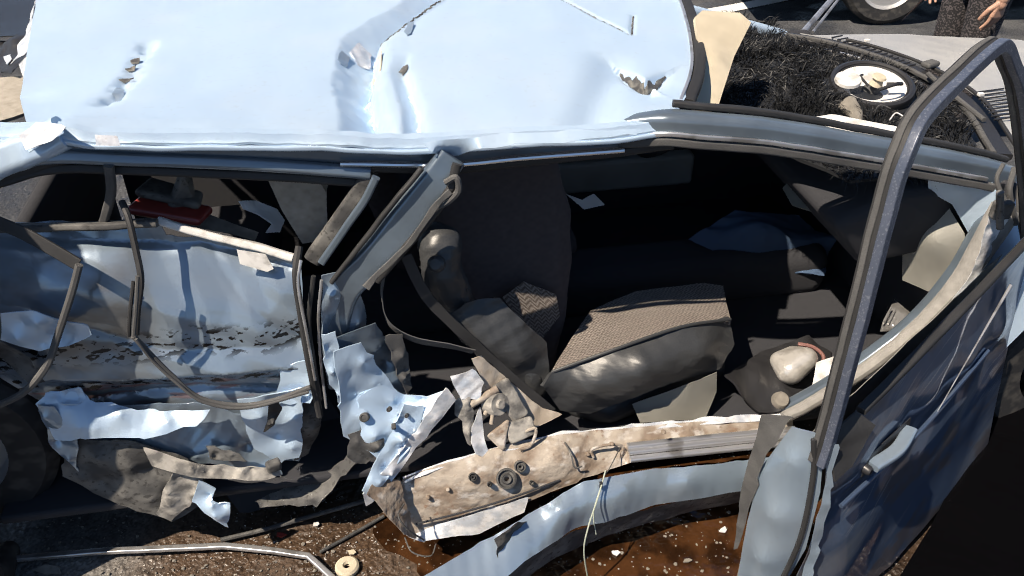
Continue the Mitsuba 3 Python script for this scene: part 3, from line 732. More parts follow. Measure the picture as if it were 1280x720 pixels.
# dashboard
part('dashboard', lump(hull(np.array([[1.30, .22, .80], [1.30, 1.3, .80], [1.45, .2, .88], [1.45, 1.32, .88], [1.74, .25, .86], [1.68, 1.32, .87], [1.78, .75, .88], [1.42, .25, .66], [1.42, 1.3, .66], [1.7, .25, .7], [1.7, 1.3, .7]]), .03).refine_to_length(.05), .05, 4), 'mat_interior')
part('dashboard__glovebox', sheet(vs((978, 235, .62), (1000, 212, .66), (1060, 240, .5), (1062, 268, .45), (1050, 275, .42), (990, 256, .55)), res=.014, thick=.004, amp=.003), 'mat_grey_plastic')
part('dashboard__torn_trim', sheet(vs((1058, 290, .36), (1066, 286, .36), (1092, 312, .30), (1088, 318, .3)), res=.01, amp=.006), 'mat_white')
part('dashboard__vent', cat(*[tube([Z(936 + 6 * k, 103 + 4 * k, .96), Z(956 + 6 * k, 138 + 3 * k, .955)], .003, sm=0) for k in range(5)]), 'mat_grey_plastic')

# bonnet, scuttle, wing
cowl = spline(zs((985, 46, .94), (1060, 60, .95), (1140, 88, .95), (1205, 128, .945), (1252, 196, .93)), 8)
part('scuttle', sweep(cowl, rrect(.06, .02, .006), amp=.0013, freq=7), 'mat_black_plastic')
part('scuttle__seal', sweep(cowl + [-.03, 0, .012], rrect(.016, .016, .005), amp=.002), 'mat_dusty_rubber')
part('scuttle__trim_strip', sweep(spline(zs((990, 56, .955), (1060, 69, .965), (1130, 93, .965)), 8), rrect(.012, .01, .003)), 'mat_alu')
for k in range(9):
    a_, b_ = Z(1217 + 3.2 * k, 116 + 4.2 * k, .962), Z(1238 + 3.4 * k, 112 + 4.2 * k, .962)
    part('scuttle__louvre', tube([a_, b_ + [.05, 0, 0]], .003, 6, sm=0), 'mat_black_plastic')
for k in range(14):
    a_ = Z(1040 + 7 * k, 47 + 2.8 * k, .962)
    part('scuttle__louvre', tube([a_, a_ + [.05, .015, 0]], .003, 6, sm=0), 'mat_black_plastic')
part('scuttle__washer_nozzle', rbox(Z(1084, 51, .97), (.02, .015, .012), .003), 'mat_white')
part('scuttle__washer_nozzle', rbox(Z(1226, 118, .97), (.02, .015, .012), .003), 'mat_white')
hood_o = np.vstack([cowl[::4] + [.05, 0, .012], [[1.85, .12, .93], [2.3, .08, .92], [2.72, .12, .86], [2.78, .75, .86], [2.70, 1.38, .86], [2.2, 1.42, .90], [1.75, 1.40, .93]]])
part('bonnet', sheet(hood_o, [[2.2, .75, .945], [2.0, .75, .96]], res=.025, thick=.003, amp=.004, freq=3, seed=90, facing=[0, 0, 1]), 'mat_hood', 40, 'pale silver bonnet')
part('bonnet__rubber_lip', sweep(cowl[6:] + [.052, 0, .016], rrect(.012, .01, .003)), 'mat_rubber')
wing = np.array([[1.76, .16, .92], [2.3, .06, .90], [2.72, .1, .82], [2.70, .0, .55], [2.25, -.03, .78], [1.9, -.02, .66], [1.72, 0, .30], [1.62, .02, .30], [1.66, .06, .70]])
part('front_wing', sheet(wing, res=.03, amp=.008, freq=4, seed=91, facing=[0, -1, 0]), 'mat_paint')
part('front_wheel', lathe([[.19, .09], [.29, .10], [.315, .07], [.318, -.07], [.29, -.1], [.19, -.09]], (2.12, .12, .315), (0, -1, 0), 40), 'mat_tyre')
part('shade_sheet', sheet(np.vstack([zs((1100, 760, .03), (1165, 655, .05), (1212, 560, .09), (1250, 490, .14), (1330, 450, .25), (1420, 600, .1), (1400, 800, .03), (1240, 800, .03))]), res=.02, thick=.003, amp=.03, freq=5, seed=93), 'mat_shade_black', 32, 'added black sheet standing in for the shadow on the ground')  # added sheet, its black colour stands in for shadow beside the door
part('wiper_arm', cat(tube([Z(1160, 92, .985), Z(1178, 108, .975), Z(1230, 150, .96)], .008), rbox(Z(1163, 80, .98), (.06, .04, .02), .008, 20)), 'mat_dusty_rubber')

# ---------------------------------------------------------------- open front door (swung forward on its hinges)
D0, D1 = np.array([.91, -.50]), np.array([1.76, .03])          # rear edge and hinge edge in plan
dd = unit(D1 - D0)
dn = np.array([dd[1], -dd[0]])                                  # outwards


def dp(s, z, o=0.0):
    """A point of the door: s metres from its rear edge towards the hinge, z up, o outwards."""
    q = D0 + dd * s + dn * o
    return np.array([q[0], q[1], z])


FD = 'front_door'
dl = float(np.linalg.norm(D1 - D0))
skin = [dp(.0, .70), dp(.01, .55, .03), dp(.0, .36, .035), dp(-.02, .24, .03), dp(-.02, .04, .07), dp(.4, .03, .12), dp(.8, .05, .12), dp(dl, .10, .11), dp(dl + .02, .4, .06), dp(dl + .02, .62, .03), dp(dl + .0, .85, .0), dp(.66, .795, 0), dp(.3, .74, 0)]
inn = [dp(.1 + .2 * k, z, o) for k in range(5) for z, o in ((.66, .03), (.56, .05), (.36, .07), (.2, .09))] + [dp(.1 + .2 * k, .47, .035) for k in range(5)]
part(FD + '__door_skin', sheet(skin, inn, res=.011, thick=.002, amp=.006, freq=3.0, seed=101, facing=[dn[0], dn[1], .2]), 'mat_door_reflect', 34, 'dark scratched outer skin of the open front door with painted-in reflections')
jam = [dp(.0, .715, -.005), dp(.005, .55, .02), dp(-.0, .36, .028), dp(-.02, .14, 0), dp(-.03, .08, -.0), dp(-.04, .08, -.10), dp(-.035, .36, -.115), dp(-.03, .55, -.115), dp(-.015, .70, -.075)]
part(FD + '__edge', sheet(jam, [dp(-.035, .62, -.05), dp(-.055, .45, -.05), dp(-.064, .3, -.045), dp(-.05, .2, -.03)], res=.010, thick=.002, amp=.004, freq=4, seed=102, facing=[-dd[0], -dd[1], .2]), 'mat_edge_paint', 34, 'sunlit rear edge of the open door')
part(FD + '__edge_torn_seam', sheet([dp(.002, .70, .012), dp(.0, .5, .034), dp(-.008, .3, .042), dp(-.03, .1, .03), dp(-.03, .1, .052), dp(.004, .28, .064), dp(.016, .4, .05), dp(.012, .52, .045), dp(.012, .7, .024)], res=.006, amp=.006, freq=9, seed=107, ragged=.005), 'mat_edge_paint', 30, 'torn bright seam along the door edge')
part(FD + '__drip_streak', tube([dp(.80, .77, .045), dp(.66, .66, .055), dp(.56, .58, .062), dp(.48, .50, .066)], .0028, taper=[1.6, .8, .6, .5]), 'mat_alu')
part(FD + '__crease', tube([dp(.05, .50, .058), dp(.4, .51, .066), dp(.82, .54, .05)], .006), 'mat_door_reflect')
part(FD + '__edge_seal', tube([dp(-.012, .70, -.02), dp(-.01, .6, -.0), dp(-.014, .4, .014), dp(-.03, .2, .0), dp(-.04, .08, -.02)], .007), 'mat_rubber')
part(FD + '__inner_trim', sheet([dp(0, .64, -.06), dp(-.02, .5, -.12), dp(-.03, .13, -.11), dp(dl, .16, -.1), dp(dl, .74, -.05)], res=.04, amp=.006, facing=[-dn[0], -dn[1], 0]), 'mat_grey_plastic')
part(FD + '__torn_trim', sheet([dp(-.01, .72, -.08), dp(-.03, .70, -.14), dp(-.035, .55, -.145), dp(-.045, .40, -.145), dp(-.05, .24, -.13), dp(-.045, .26, -.115), dp(-.035, .42, -.115), dp(-.03, .6, -.11)], res=.01, amp=.015, freq=9, seed=103, ragged=.005), 'mat_dusty_rubber')
part(FD + '__seal_flap', sheet([dp(.01, .71, .0), dp(.10, .735, .01), dp(.13, .70, .05), dp(.06, .62, .055), dp(.01, .60, .045)], res=.009, thick=.006, amp=.012, freq=10, seed=104), 'mat_rubber')
fr = spline([[.905, -.505, .64], [.912, -.498, .72], [.917, -.482, 1.02], [.935, -.445, 1.28], [.955, -.425, 1.37], [1.0, -.385, 1.412], [1.12, -.30, 1.445], [1.24, -.215, 1.465], [1.285, -.188, 1.455], [1.34, -.16, 1.405], [1.43, -.12, 1.31], [1.6, -.05, 1.06], [1.745, .015, .83]], 8)
no = (dn[0], dn[1], .1)
nv = np.array([dn[0], dn[1], 0])
part(FD + '__window_frame', sweep(fr + nv * .010, rrect(.026, .019, .003), up=no, amp=.0012, freq=9), 'mat_worn_frame', 32, 'worn dark blue outer window frame')
part(FD + '__window_frame_channel', sweep(fr - nv * .004, rrect(.018, .014, .002), up=no, amp=.001, freq=11), 'mat_rubber')
part(FD + '__window_frame_edge', sweep(fr - nv * .015, rrect(.024, .012, .002), up=no, amp=.0015, freq=11, seed=9), 'mat_dusty_rubber')
part(FD + '__window_frame_groove', sweep(fr - nv * .024, rrect(.010, .008, .002), up=no, amp=.001, freq=11, seed=9), 'mat_rubber')
part(FD + '__belt_moulding', sweep(spline([dp(.12, .725, .012), dp(.5, .775, .014), dp(dl, .85, .012)], 8), rrect(.016, .024, .005), up=no, amp=.002), 'mat_rubber')
hs, hz = .15, .565
part(FD + '__handle_recess', sheet([dp(hs - .02, hz - .028, .056), dp(hs + .19, hz - .02, .062), dp(hs + .19, hz + .028, .054), dp(hs - .02, hz + .024, .05)], res=.01, thick=.002), 'mat_black_plastic')
part(FD + '__handle', sweep(spline([dp(hs + .0, hz, .064), dp(hs + .09, hz + .005, .078), dp(hs + .175, hz + .008, .066)], 8), rrect(.018, .034, .006), up=no), 'mat_edge_paint')
part(FD + '__handle_lock', lathe([[0, .01], [.009, .01], [.012, .004], [.013, -.01]], dp(hs - .012, hz - .005, .06), (dn[0], dn[1], 0), 16), 'mat_black_plastic')
part(FD + '__torn_corner', sheet([dp(.66, .18, .0), dp(.74, .26, .02), dp(.82, .3, .03), dp(.86, .22, .03), dp(.84, .10, .03), dp(.76, .06, .02), dp(.68, .08, .01)], res=.01, amp=.012, freq=10, seed=105, ragged=.012), 'mat_dirty_metal')

# ---------------------------------------------------------------- crushed rear door
RD = 'rear_door'
rfold = [(vs((-60, 312, .17), (120, 310, .16), (240, 318, .15), (380, 350, .1)), .018, .012), (vs((-60, 395, .1), (60, 400, .1), (200, 440, .08), (392, 432, .08)), .020, .03),
         (vs((40, 470, .1), (160, 470, .09), (300, 462, .07), (392, 455, .07)), -.022, .02), (vs((140, 500, .1), (260, 485, .09), (392, 492, .07)), .024, .016), (vs((250, 320, .12), (300, 380, .1), (372, 430, .08)), .012, .02)]


def rear_door_folds(p):
    """Pressed-in creases that run along the crushed door."""
    p = p.copy()
    y = np.zeros(len(p))
    for line, h, w in rfold:
        q, l = p[:, [0, 2, 1]], line[:, [0, 2, 1]]
        d, t = seg_d(q, l)
        d = d + .015 * (noise(p * 9, 3) - .5)
        y += h * np.where(d > 0, np.exp(-d / w), np.exp(d / (w * 3)))
    p[:, 1] += y
    return p


skin = vs((-60, 290, .22), (0, 284, .21), (60, 281, .21), (110, 279, .2), (160, 279, .2), (198, 275, .2), (206, 298, .19), (270, 303, .18), (330, 314, .16), (374, 330, .13), (382, 400, .09), (390, 470, .07), (394, 540, .08), (374, 575, .10), (352, 574, .12), (320, 560, .10), (250, 520, .10), (180, 528, .11), (110, 515, .11), (48, 500, .11), (0, 470, .12), (-60, 440, .14))
part(RD + '__door_skin', sheet(skin, vs((60, 330, .14), (150, 350, .12), (250, 380, .11), (320, 400, .09), (100, 410, .09), (220, 450, .07), (320, 470, .07), (60, 460, .10), (180, 490, .09)), res=.007, thick=.002, amp=.024, freq=4.6, seed=111, ragged=.004, disp=rear_door_folds),
     'mat_scuffed', 32, 'scuffed crushed outer skin of the rear door with black scrape marks')
part(RD + '__belt_moulding', sweep(spline(vs((-50, 288, .19), (60, 284, .19), (120, 282, .18), (198, 278, .18)), 8), rrect(.018, .045, .006), up=(0, -1, .4), amp=.004, freq=8), 'mat_dirty_metal')
part(RD + '__belt_rail', sweep(spline(vs((198, 276, .2), (260, 294, .18), (320, 308, .16), (366, 322, .14)), 8), rrect(.02, .028, .006), up=(0, -1, .5), amp=.004, freq=10), 'mat_white')
part(RD + '__sticker_panel', sheet(vs((296, 312, .14), (332, 318, .13), (342, 336, .12), (334, 340, .12), (300, 330, .13)), res=.009, amp=.003), 'mat_white')
wf = spline(vs((-60, 232, .165), (0, 212, .165), (62, 196, .165), (160, 198, .165), (300, 204, .165), (420, 212, .165), (462, 216, .165)), 8)
part(RD + '__window_frame', sweep(wf, rrect(.032, .052, .01), up=(0, -1, .4), amp=.0014, freq=7, seed=4), 'mat_frame_paint')
part(RD + '__window_frame_seal', sweep(wf + [0, .0, -.03], rrect(.022, .02, .006), up=(0, -1, .4), amp=.0013, freq=9), 'mat_rubber')
part(RD + '__window_frame_post', sweep(spline(vs((464, 214, .165), (445, 245, .165), (418, 285, .165), (392, 322, .165)), 8), rrect(.04, .05, .01), up=(0, -1, .4), taper=[.9, 1, 1.05, 1.1], amp=.0015, freq=9), 'mat_dirty_metal')
part(RD + '__window_frame_post', sweep(spline(vs((470, 222, .07), (456, 250, .07), (432, 285, .08), (402, 328, .08)), 8), rrect(.018, .02, .005), up=(0, -1, .4), amp=.0014, freq=9), 'mat_frame_paint')
part(RD + '__quarter_bar', sweep(spline(vs((136, 206, .14), (139, 240, .16), (130, 276, .19)), 6), rrect(.02, .02, .005), up=(0, -1, .4)), 'mat_dusty_rubber')
R = [
    ('torn_skin', [(46, 505, .06), (62, 488, .075), (100, 486, .08), (112, 500, .07), (180, 512, .06), (262, 512, .055), (245, 532, .02), (180, 548, .01), (110, 550, .02), (70, 548, .035)], .014, 'mat_paint', 121),
    ('torn_skin', [(46, 505, .05), (66, 508, .045), (96, 545, .03), (98, 590, .05), (66, 560, .05)], .010, 'mat_edge_paint', 122),
    ('torn_corner', [(58, 492, .07), (98, 484, .08), (112, 500, .07), (80, 506, .05), (56, 506, .055)], .008, 'mat_paint', 134),
    ('lower_panel', [(92, 548, .06), (170, 552, .05), (235, 574, .04), (256, 600, .02), (250, 630, .02), (215, 652, .01), (150, 632, .03), (100, 606, .05), (76, 596, .06), (80, 566, .06)], .009, 'mat_dirty_metal', 123),
    ('lower_panel_edge', [(222, 582, .01), (254, 590, -.005), (252, 612, -.01), (236, 634, .0), (214, 652, .0), (196, 642, .01), (204, 612, .005)], .010, 'mat_grey_dirt', 124),
    ('torn_flange', [(180, 560, .035), (225, 574, .02), (300, 586, .0), (345, 584, .0), (352, 596, -.01), (310, 602, -.02), (240, 598, -.02), (190, 582, .0)], .006, 'mat_grey_dirt', 125),
    ('torn_or_shadow_strip', [(248, 600, -.01), (270, 612, -.02), (266, 626, -.02), (286, 630, -.03), (286, 660, -.04), (270, 650, -.04), (240, 628, -.02)], .010, 'mat_paint', 126),
    ('torn_skin', [(110, 505, .085), (250, 505, .075), (310, 520, .075), (340, 560, .08), (352, 592, .06), (250, 580, .05), (170, 566, .06), (105, 550, .07)], .016, 'mat_edge_paint', 127),
    ('torn_flange', [(255, 556, .04), (300, 568, .03), (312, 580, .02), (262, 574, .02)], .004, 'mat_dirty_metal', 128),
    ('torn_skin', [(296, 500, .04), (345, 494, .035), (376, 486, .03), (380, 520, .03), (374, 572, .03), (345, 580, .03), (318, 560, .035)], .012, 'mat_paint', 129),
    ('torn_or_shadow_strip', [(330, 540, .01), (336, 500, .0), (345, 498, .0), (352, 510, .0), (345, 532, .0)], .004, 'mat_rubber', 130),  # black strip imitates the hooked shadow of a hanging cable
    ('torn_skin', [(0, 392, .06), (40, 388, .05), (108, 408, .04), (112, 418, .04), (85, 432, .04), (50, 440, .05), (0, 425, .06)], .006, 'mat_paint', 131),
    ('lower_panel', [(340, 615, .06), (395, 600, .06), (440, 565, .06), (452, 570, .04), (395, 632, .0), (325, 634, .02), (318, 626, .03)], .006, 'mat_dirty_metal', 132),
    ('torn_skin', [(350, 462, .06), (392, 448, .05), (398, 485, .04), (388, 505, .035), (345, 505, .04)], .010, 'mat_paint', 133),
    ('torn_skin', [(372, 500, .05), (396, 490, .06), (402, 530, .07), (386, 566, .07), (368, 575, .05)], .012, 'mat_dirty_metal', 135),
]
for nm, o, am, mt, sd in R:
    part(f'{RD}__{nm}', sheet(vs(*o), curled(vs(*o), .020, sd), res=.005, thick=.003, amp=am * .5, freq=8, seed=sd, ragged=.0055, kernel='linear'), mt, 20)
part(RD + '__bump_stop', rbox(V(342, 582, -.0), (.04, .03, .03), .008, 20), 'mat_dirty_metal')
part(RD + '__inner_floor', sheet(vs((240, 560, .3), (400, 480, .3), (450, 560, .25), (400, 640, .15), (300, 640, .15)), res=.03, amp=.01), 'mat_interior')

# rear corner, wheel, rear shelf
part('rear_pillar', sweep(spline(vs((80, 165, .16), (35, 185, .16), (-20, 212, .17), (-90, 250, .18)), 8), rrect(.07, .06, .02, 4), up=(0, -1, .4), amp=.01, freq=8), 'mat_paint')
part('rear_pillar__torn_flap', sheet(vs((22, 172, .1), (46, 152, .14), (78, 158, .10), (62, 172, .08), (34, 186, .08)), res=.008, amp=.012, freq=12, seed=141, ragged=.006), 'mat_torn_metal')
part('roof__rear_edge', sheet(np.vstack([zs((44, 0, 1.24), (34, 66, 1.22), (14, 82, 1.18), (36, 30, 1.2))]), res=.012, amp=.012, freq=10, seed=142, ragged=.008), 'mat_torn_metal')
part('roof__rear_edge', sheet(np.vstack([zs((34, 66, 1.215), (30, 140, 1.2), (40, 150, 1.19), (36, 120, 1.17), (24, 80, 1.18)),]), res=.012, amp=.008, freq=10, seed=143, ragged=.006), 'mat_torn_metal')
part('rear_wheel', lathe([[.18, .085], [.27, .095], [.30, .065], [.303, -.06], [.27, -.09], [.18, -.085]], V(-78, 548, .17), (.1, -1, 0), 44), 'mat_tyre')
part('rear_wheel__rim', lathe([[.0, .04], [.06, .05], [.1, .02], [.17, .03], [.185, .07], [.185, -.06], [0, -.06]], V(-78, 548, .17), (.1, -1, 0), 36), 'mat_hub')
part('rear_arch', sheet(vs((-60, 420, .06), (0, 428, .06), (38, 452, .05), (56, 480, .05), (40, 482, .05), (0, 450, .08), (-60, 440, .1)), res=.01, amp=.012, freq=8, seed=144, ragged=.006), 'mat_dirty_metal')
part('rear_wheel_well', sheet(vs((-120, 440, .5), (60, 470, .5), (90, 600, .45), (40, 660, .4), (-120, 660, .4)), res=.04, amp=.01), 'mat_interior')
part('parcel_shelf', sheet(np.vstack([zs((-60, 96, .97), (38, 96, .97), (40, 136, .97), (-60, 172, .97))]), res=.03, thick=.01, amp=.008, freq=5, facing=[0, 0, 1]), 'mat_beige_fabric', 40, 'beige woven rear shelf')
part('boot_lid', sheet(np.array([[-1.36, .2, .90], [-1.36, 1.35, .92], [-2.0, 1.3, .88], [-2.0, .2, .86]]), res=.04, thick=.003, amp=.02, freq=3, facing=[0, 0, 1]), 'mat_dark_body')
part('rear_screen_rim', sheet(zs((-4, 48, .96), (44, 46, 1.02), (38, 66, 1.02), (20, 96, .98), (0, 92, .95), (-30, 70, .95)), res=.012, amp=.03, freq=8, seed=146, ragged=.008), 'mat_black_plastic')
part('rear_screen_rim__torn_clip', sheet(zs((4, 70, .99), (13, 67, 1.0), (15, 76, 1.0), (9, 82, .99)), res=.008, amp=.02, freq=14, seed=147, ragged=.006), 'mat_torn_metal')
rb = zs((-30, -6, 1.0), (38, -4, 1.02), (52, 2, 1.02), (42, 44, 1.0), (0, 46, .98), (-30, 46, .97))
part('boot_lid__raised_edge', sheet(rb, res=.02, thick=.004, amp=.004), 'mat_dark_body')
# rear seat seen through the rear window
rs = vs((330, 214, .27), (388, 210, .27), (408, 240, .26), (410, 300, .25), (378, 304, .24), (352, 262, .26))
part('rear_seat__backrest', sheet(rs, res=.012, thick=.05, amp=.008, freq=6, seed=150), 'mat_beige_fabric', 40, 'beige rear seat back')
part('rear_seat__cushion', rbox((-.62, .72, .42), (.5, 1.0, .16), .05), 'mat_interior')

# ------------------------------------------------------------------ loose things in and on the car
# hanging rubber strips and wires over the rear door
def strand(key, path, mesh_list, label, cat_='rubber strip', group=None):
    put(key, cat(*mesh_list), path, 32, label, cat_, group)


put('rubber_strip', cat(sweep(spline(vs((-10, 275, .12), (30, 292, .10), (66, 312, .08), (98, 331, .06)), 6), rrect(.03, .008, .003), up=(0, -1, .3))), 'mat_rubber', 32, 'flat black rubber strip hanging off the window at the scuffed door top', 'rubber strip')
put('grey_hose', tube(vs((99, 331, .05), (90, 365, .04), (72, 420, .02), (58, 458, 0), (30, 490, .0), (0, 506, .02)), .009), 'mat_dusty_rubber', 32, 'thin grey hose hanging down over the rear door beside the wheel', 'hose')
w2 = vs((150, 252, .16), (158, 272, .13), (168, 315, .09), (174, 350, .06), (170, 385, .04), (168, 418, .03))
put('window_channel', cat(tube(w2 + [.004, 0, 0], .008), tube(w2[3:] + [-.012, -.004, 0], .005)), 'mat_rubber', 32, 'black window channel hanging straight down the middle of the rear door', 'rubber strip')
put('bent_wire_strip', cat(tube(vs((172, 345, .04), (170, 385, .02), (167, 420, .01)), .005), tube(vs((167, 420, .01), (185, 440, .01), (215, 470, .0), (250, 498, -.01), (300, 507, -.01), (345, 500, -.01), (388, 484, .0)), .007), tube(vs((170, 424, .0), (190, 450, .0), (220, 478, -.01), (255, 503, -.02), (310, 510, -.02), (386, 490, -.01)), .004)), 'mat_dusty_rubber', 32,
    'bent pale metal and rubber strip looping across the lower rear door', 'wire strip')
put('window_channel_001', cat(tube(vs((374, 308, .10), (370, 345, .06), (376, 390, .04), (384, 440, .02), (394, 490, .01), (400, 520, .0)), .010), tube(vs((392, 345, .05), (386, 400, .04), (392, 450, .02), (400, 500, .01)), .006)), 'mat_rubber', 32,
    'black channel hanging at the hinge end of the rear door, beside the centre pillar', 'rubber strip')
put('bent_wire_strip_001', cat(tube(vs((376, 325, .06), (373, 360, .03), (384, 420, .01), (394, 475, .0)), .004), tube(vs((402, 350, .04), (398, 400, .03), (402, 460, .02), (408, 510, .0)), .004)), 'mat_alu', 32, 'thin bright metal strip running down beside the centre pillar', 'wire strip')

# brake lamp, cloth inside the rear window
rl = 'brake_lamp'
say(rl, 'long red brake lamp with grey mount inside the rear window', 'lamp')
q = [V(166, 262, .27), V(246, 276, .27)]
put(rl + '__lens', tm(hull([q[0], q[1], q[0] + [.02, .05, .0], q[1] + [.02, .05, 0]], .013)), 'mat_red')
put(rl + '__housing', tm(hull([q[0] + [.02, .03, .03], q[1] + [0, .03, .03], q[0] + [.04, .08, .03], q[1] + [.0, .08, .03]], .012)), 'mat_dirty_metal')
put(rl + '__mount', tm(hull([V(216, 255, .30), V(228, 222, .31), V(234, 222, .33), V(240, 255, .32)], .012)), 'mat_dirty_metal')
put('white_cloth', sheet(vs((298, 252, .34), (320, 250, .36), (346, 262, .36), (356, 276, .34), (350, 290, .31), (332, 292, .3), (340, 280, .31), (322, 268, .33), (304, 262, .33)), res=.007, thick=.004, amp=.012, freq=16, seed=160), 'mat_cloth_white', 40, 'crumpled white cloth beside the beige rear seat', 'cloth')
put('cardboard_scrap', sheet(vs((170, 268, .34), (262, 268, .34), (322, 290, .27), (318, 300, .25), (260, 286, .3)), res=.01, thick=.003, amp=.01, freq=10, seed=161, ragged=.003), 'mat_stone', 32, 'flat dusty trim scrap lying along the rear door window ledge', 'scrap')
put('paper_scrap', sheet(vs((708, 243, .85), (728, 250, .84), (742, 242, .85), (756, 256, .83), (730, 262, .83)), res=.012, thick=.002, amp=.012, freq=12), 'mat_cloth_white', 32, 'small white paper scrap in the dark cabin behind the front seat', 'paper')
put('blue_jacket', sheet(vs((860, 300, .75), (920, 262, .85), (1000, 268, .85), (1042, 300, .75), (1030, 345, .62), (980, 340, .65), (930, 330, .7)), vs((950, 300, .68)), res=.01, thick=.006, amp=.06, freq=8, seed=163), 'mat_blue_cloth', 40, 'dark blue jacket heaped in the shaded cabin', 'jacket')
# things in the footwell
ml = 'mirror_housing'
say(ml, 'dusty white rounded mirror housing with a dull brownish rim in the footwell', 'mirror')
c = V(988, 463, .16)
put(ml + '__shell', lump(hull([c, c + [.05, .01, .03], c + [.03, .05, .01], c + [-.02, .04, .01]], [.045, .038, .035, .03], 18), .008, 10, .0015, 9, 4), 'mat_dusty_white', 40)
put(ml + '__rim', tube([c + [.085, -.03, .03], c + [.1, .0, .045], c + [.085, .04, .05], c + [.05, .07, .045]], .006), 'mat_dull_red')
put('black_bag', sheet(vs((905, 470, .14), (950, 440, .3), (1010, 420, .36), (1040, 440, .3), (1030, 480, .16), (1000, 512, .06), (950, 515, .06)), vs((970, 470, .2)) + [0, 0, .03], res=.012, thick=.006, amp=.02, freq=7, seed=165), 'mat_black_plastic', 36, 'crumpled black plastic bag in the footwell in front of the seat', 'bag')
put('tread_plate', sheet(vs((1104, 400, .25), (1118, 374, .32), (1154, 404, .2), (1142, 410, .18), (1100, 414, .2)), res=.012, thick=.003), 'mat_alu', 32, 'pale ribbed metal foot plate in the front of the footwell', 'foot plate')
for k in range(7):
    a_, b_ = V(1104 + 6 * k, 404 + 1 * k, .215), V(1114 + 5 * k, 384 + 3 * k, .27)
    put('tread_plate__rib', tube([a_, b_], .003, 6, sm=0), 'mat_alu')
put('white_scrap', sheet(vs((1020, 452, .10), (1048, 444, .12), (1100, 440, .1), (1096, 456, .06), (1050, 474, .04), (1014, 490, .03)), res=.01, thick=.002, amp=.012, freq=9, seed=166, ragged=.005), 'mat_white', 32, 'torn white plastic scrap between the mirror housing and the door frame', 'scrap')
lm = 'grey_cup'
put('round_cap', lathe([[.0, .012], [.02, .012], [.024, .006], [.026, -.01], [0, -.01]], V(976, 500, .0), (-.1, -.6, .8), 24), 'mat_stone', 32, 'dusty round cap on the footwell floor beside the sill', 'cap')

# dashboard top: fur, speaker, trim
fo = np.vstack([zs((900, 150, .95), (880, 60, 1.0), (905, 20, .99), (965, 30, .97), (985, 52, .955), (1060, 70, .955), (1130, 95, .955), (1180, 125, .955), (1222, 185, .945)), [[1.62, .22, .93], [1.3, .22, .93]]])
fur_base = sheet(fo, [Z(980, 100, .99), Z(1060, 110, .985)], res=.02, thick=.01, amp=.01, freq=5, seed=170, facing=[0, 0, 1])
say('fur_cover', 'shaggy black fur cover spread over the dashboard', 'fur cover')
put('fur_cover__backing', fur_base, 'mat_fur')
rng = np.random.default_rng(5)


def fur(mesh, count, length, seed, lean):
    rng = np.random.default_rng(seed)
    pts, fi = trimesh.sample.sample_surface(mesh, count, seed=seed)
    nn = mesh.face_normals[fi]
    ok = nn @ unit(np.array([0, -.3, 1.0])) > .2
    ok &= (np.linalg.norm((pts - Z(1090, 106, 1.0))[:, :2], axis=1) > .15)
    pts, nn = pts[ok], nn[ok]
    clump = np.stack([fbm(pts * 11 + k * 7.7, 3, seed + k) - .5 for k in range(3)], 1) * 5
    d = unit(nn * .7 + clump + rng.normal(size=pts.shape) * .35 + lean)
    L = length * rng.uniform(.5, 1.3, len(pts))[:, None]
    s = unit(np.cross(d, rng.normal(size=pts.shape))) * rng.uniform(.0010, .0024, len(pts))[:, None]
    mid = pts + d * L * .55
    tip = pts + d * L + np.array([0, 0, -.35]) * L + clump * L * .12
    v = np.stack([pts - s, pts + s, mid - s * .8, mid + s * .8, tip], 1).reshape(-1, 3)
    b = np.arange(len(pts))[:, None] * 5
    f = np.stack([b + [0, 1, 3], b + [0, 3, 2], b + [2, 3, 4]], 1).reshape(-1, 3)
    return trimesh.Trimesh(v, f, process=False)


put('fur_cover__pile', fur(fur_base, 30000, .055, 3, np.array([-.1, -.25, .1])), 'mat_fur', False, kind='stuff')
fl = sheet(vs((1040, 232, .5), (1080, 214, .42), (1150, 226, .3), (1150, 262, .28), (1100, 290, .3), (1060, 285, .38)), res=.015, thick=.01, amp=.03, freq=6, seed=171)
put('fur_cover__hanging_edge', cat(fl, fur(fl, 3500, .05, 8, np.array([-.1, -.4, -.3]))), 'mat_fur', False)

sp = 'loudspeaker'
say(sp, 'round black rimmed loudspeaker with white cone on the fur dashboard', 'loudspeaker')
c = Z(1090, 106, 1.0)
ax = unit(np.array([-.05, -.20, 1.0]))
put(sp + '__rim', lathe([[.112, .0], [.114, .010], [.122, .014], [.132, .010], [.135, .0], [.132, -.03], [.10, -.03]], c, ax, 56), 'mat_black_plastic')
put(sp + '__cone', lathe([[.0, -.026], [.03, -.026], [.110, .004], [.113, -.004], [.03, -.036], [0, -.036]], c, ax, 56), 'mat_white', 40)
put(sp + '__surround', lathe([[.106, .001], [.110, .008], [.114, .003], [.114, -.008], [.104, -.008]], c, ax, 56), 'mat_rubber')
put(sp + '__dust_cap', lathe([[.0, -.002], [.02, -.008], [.032, -.024], [.03, -.034], [0, -.034]], c, ax, 30), 'mat_dusty_rubber')
c2 = Z(1060, 100, 1.022)
put('tweeter', lathe([[.0, .004], [.018, .003], [.03, .008], [.04, .006], [.042, -.004], [0, -.008]], c2, unit(np.array([-.1, -.25, 1.0])), 32), 'mat_white', 32, 'small white oval disc resting on the rim of the loudspeaker', 'disc')
c3 = Z(1098, 99, 1.03)
put('wire_spool', lathe([[.0, .012], [.02, .012], [.024, .006], [.016, .0], [.022, -.02], [.0, -.022]], c3, unit(np.array([.1, -.2, 1.0])), 26), 'mat_cream', 32, 'small cream coloured knob lying in the loudspeaker cone', 'knob')
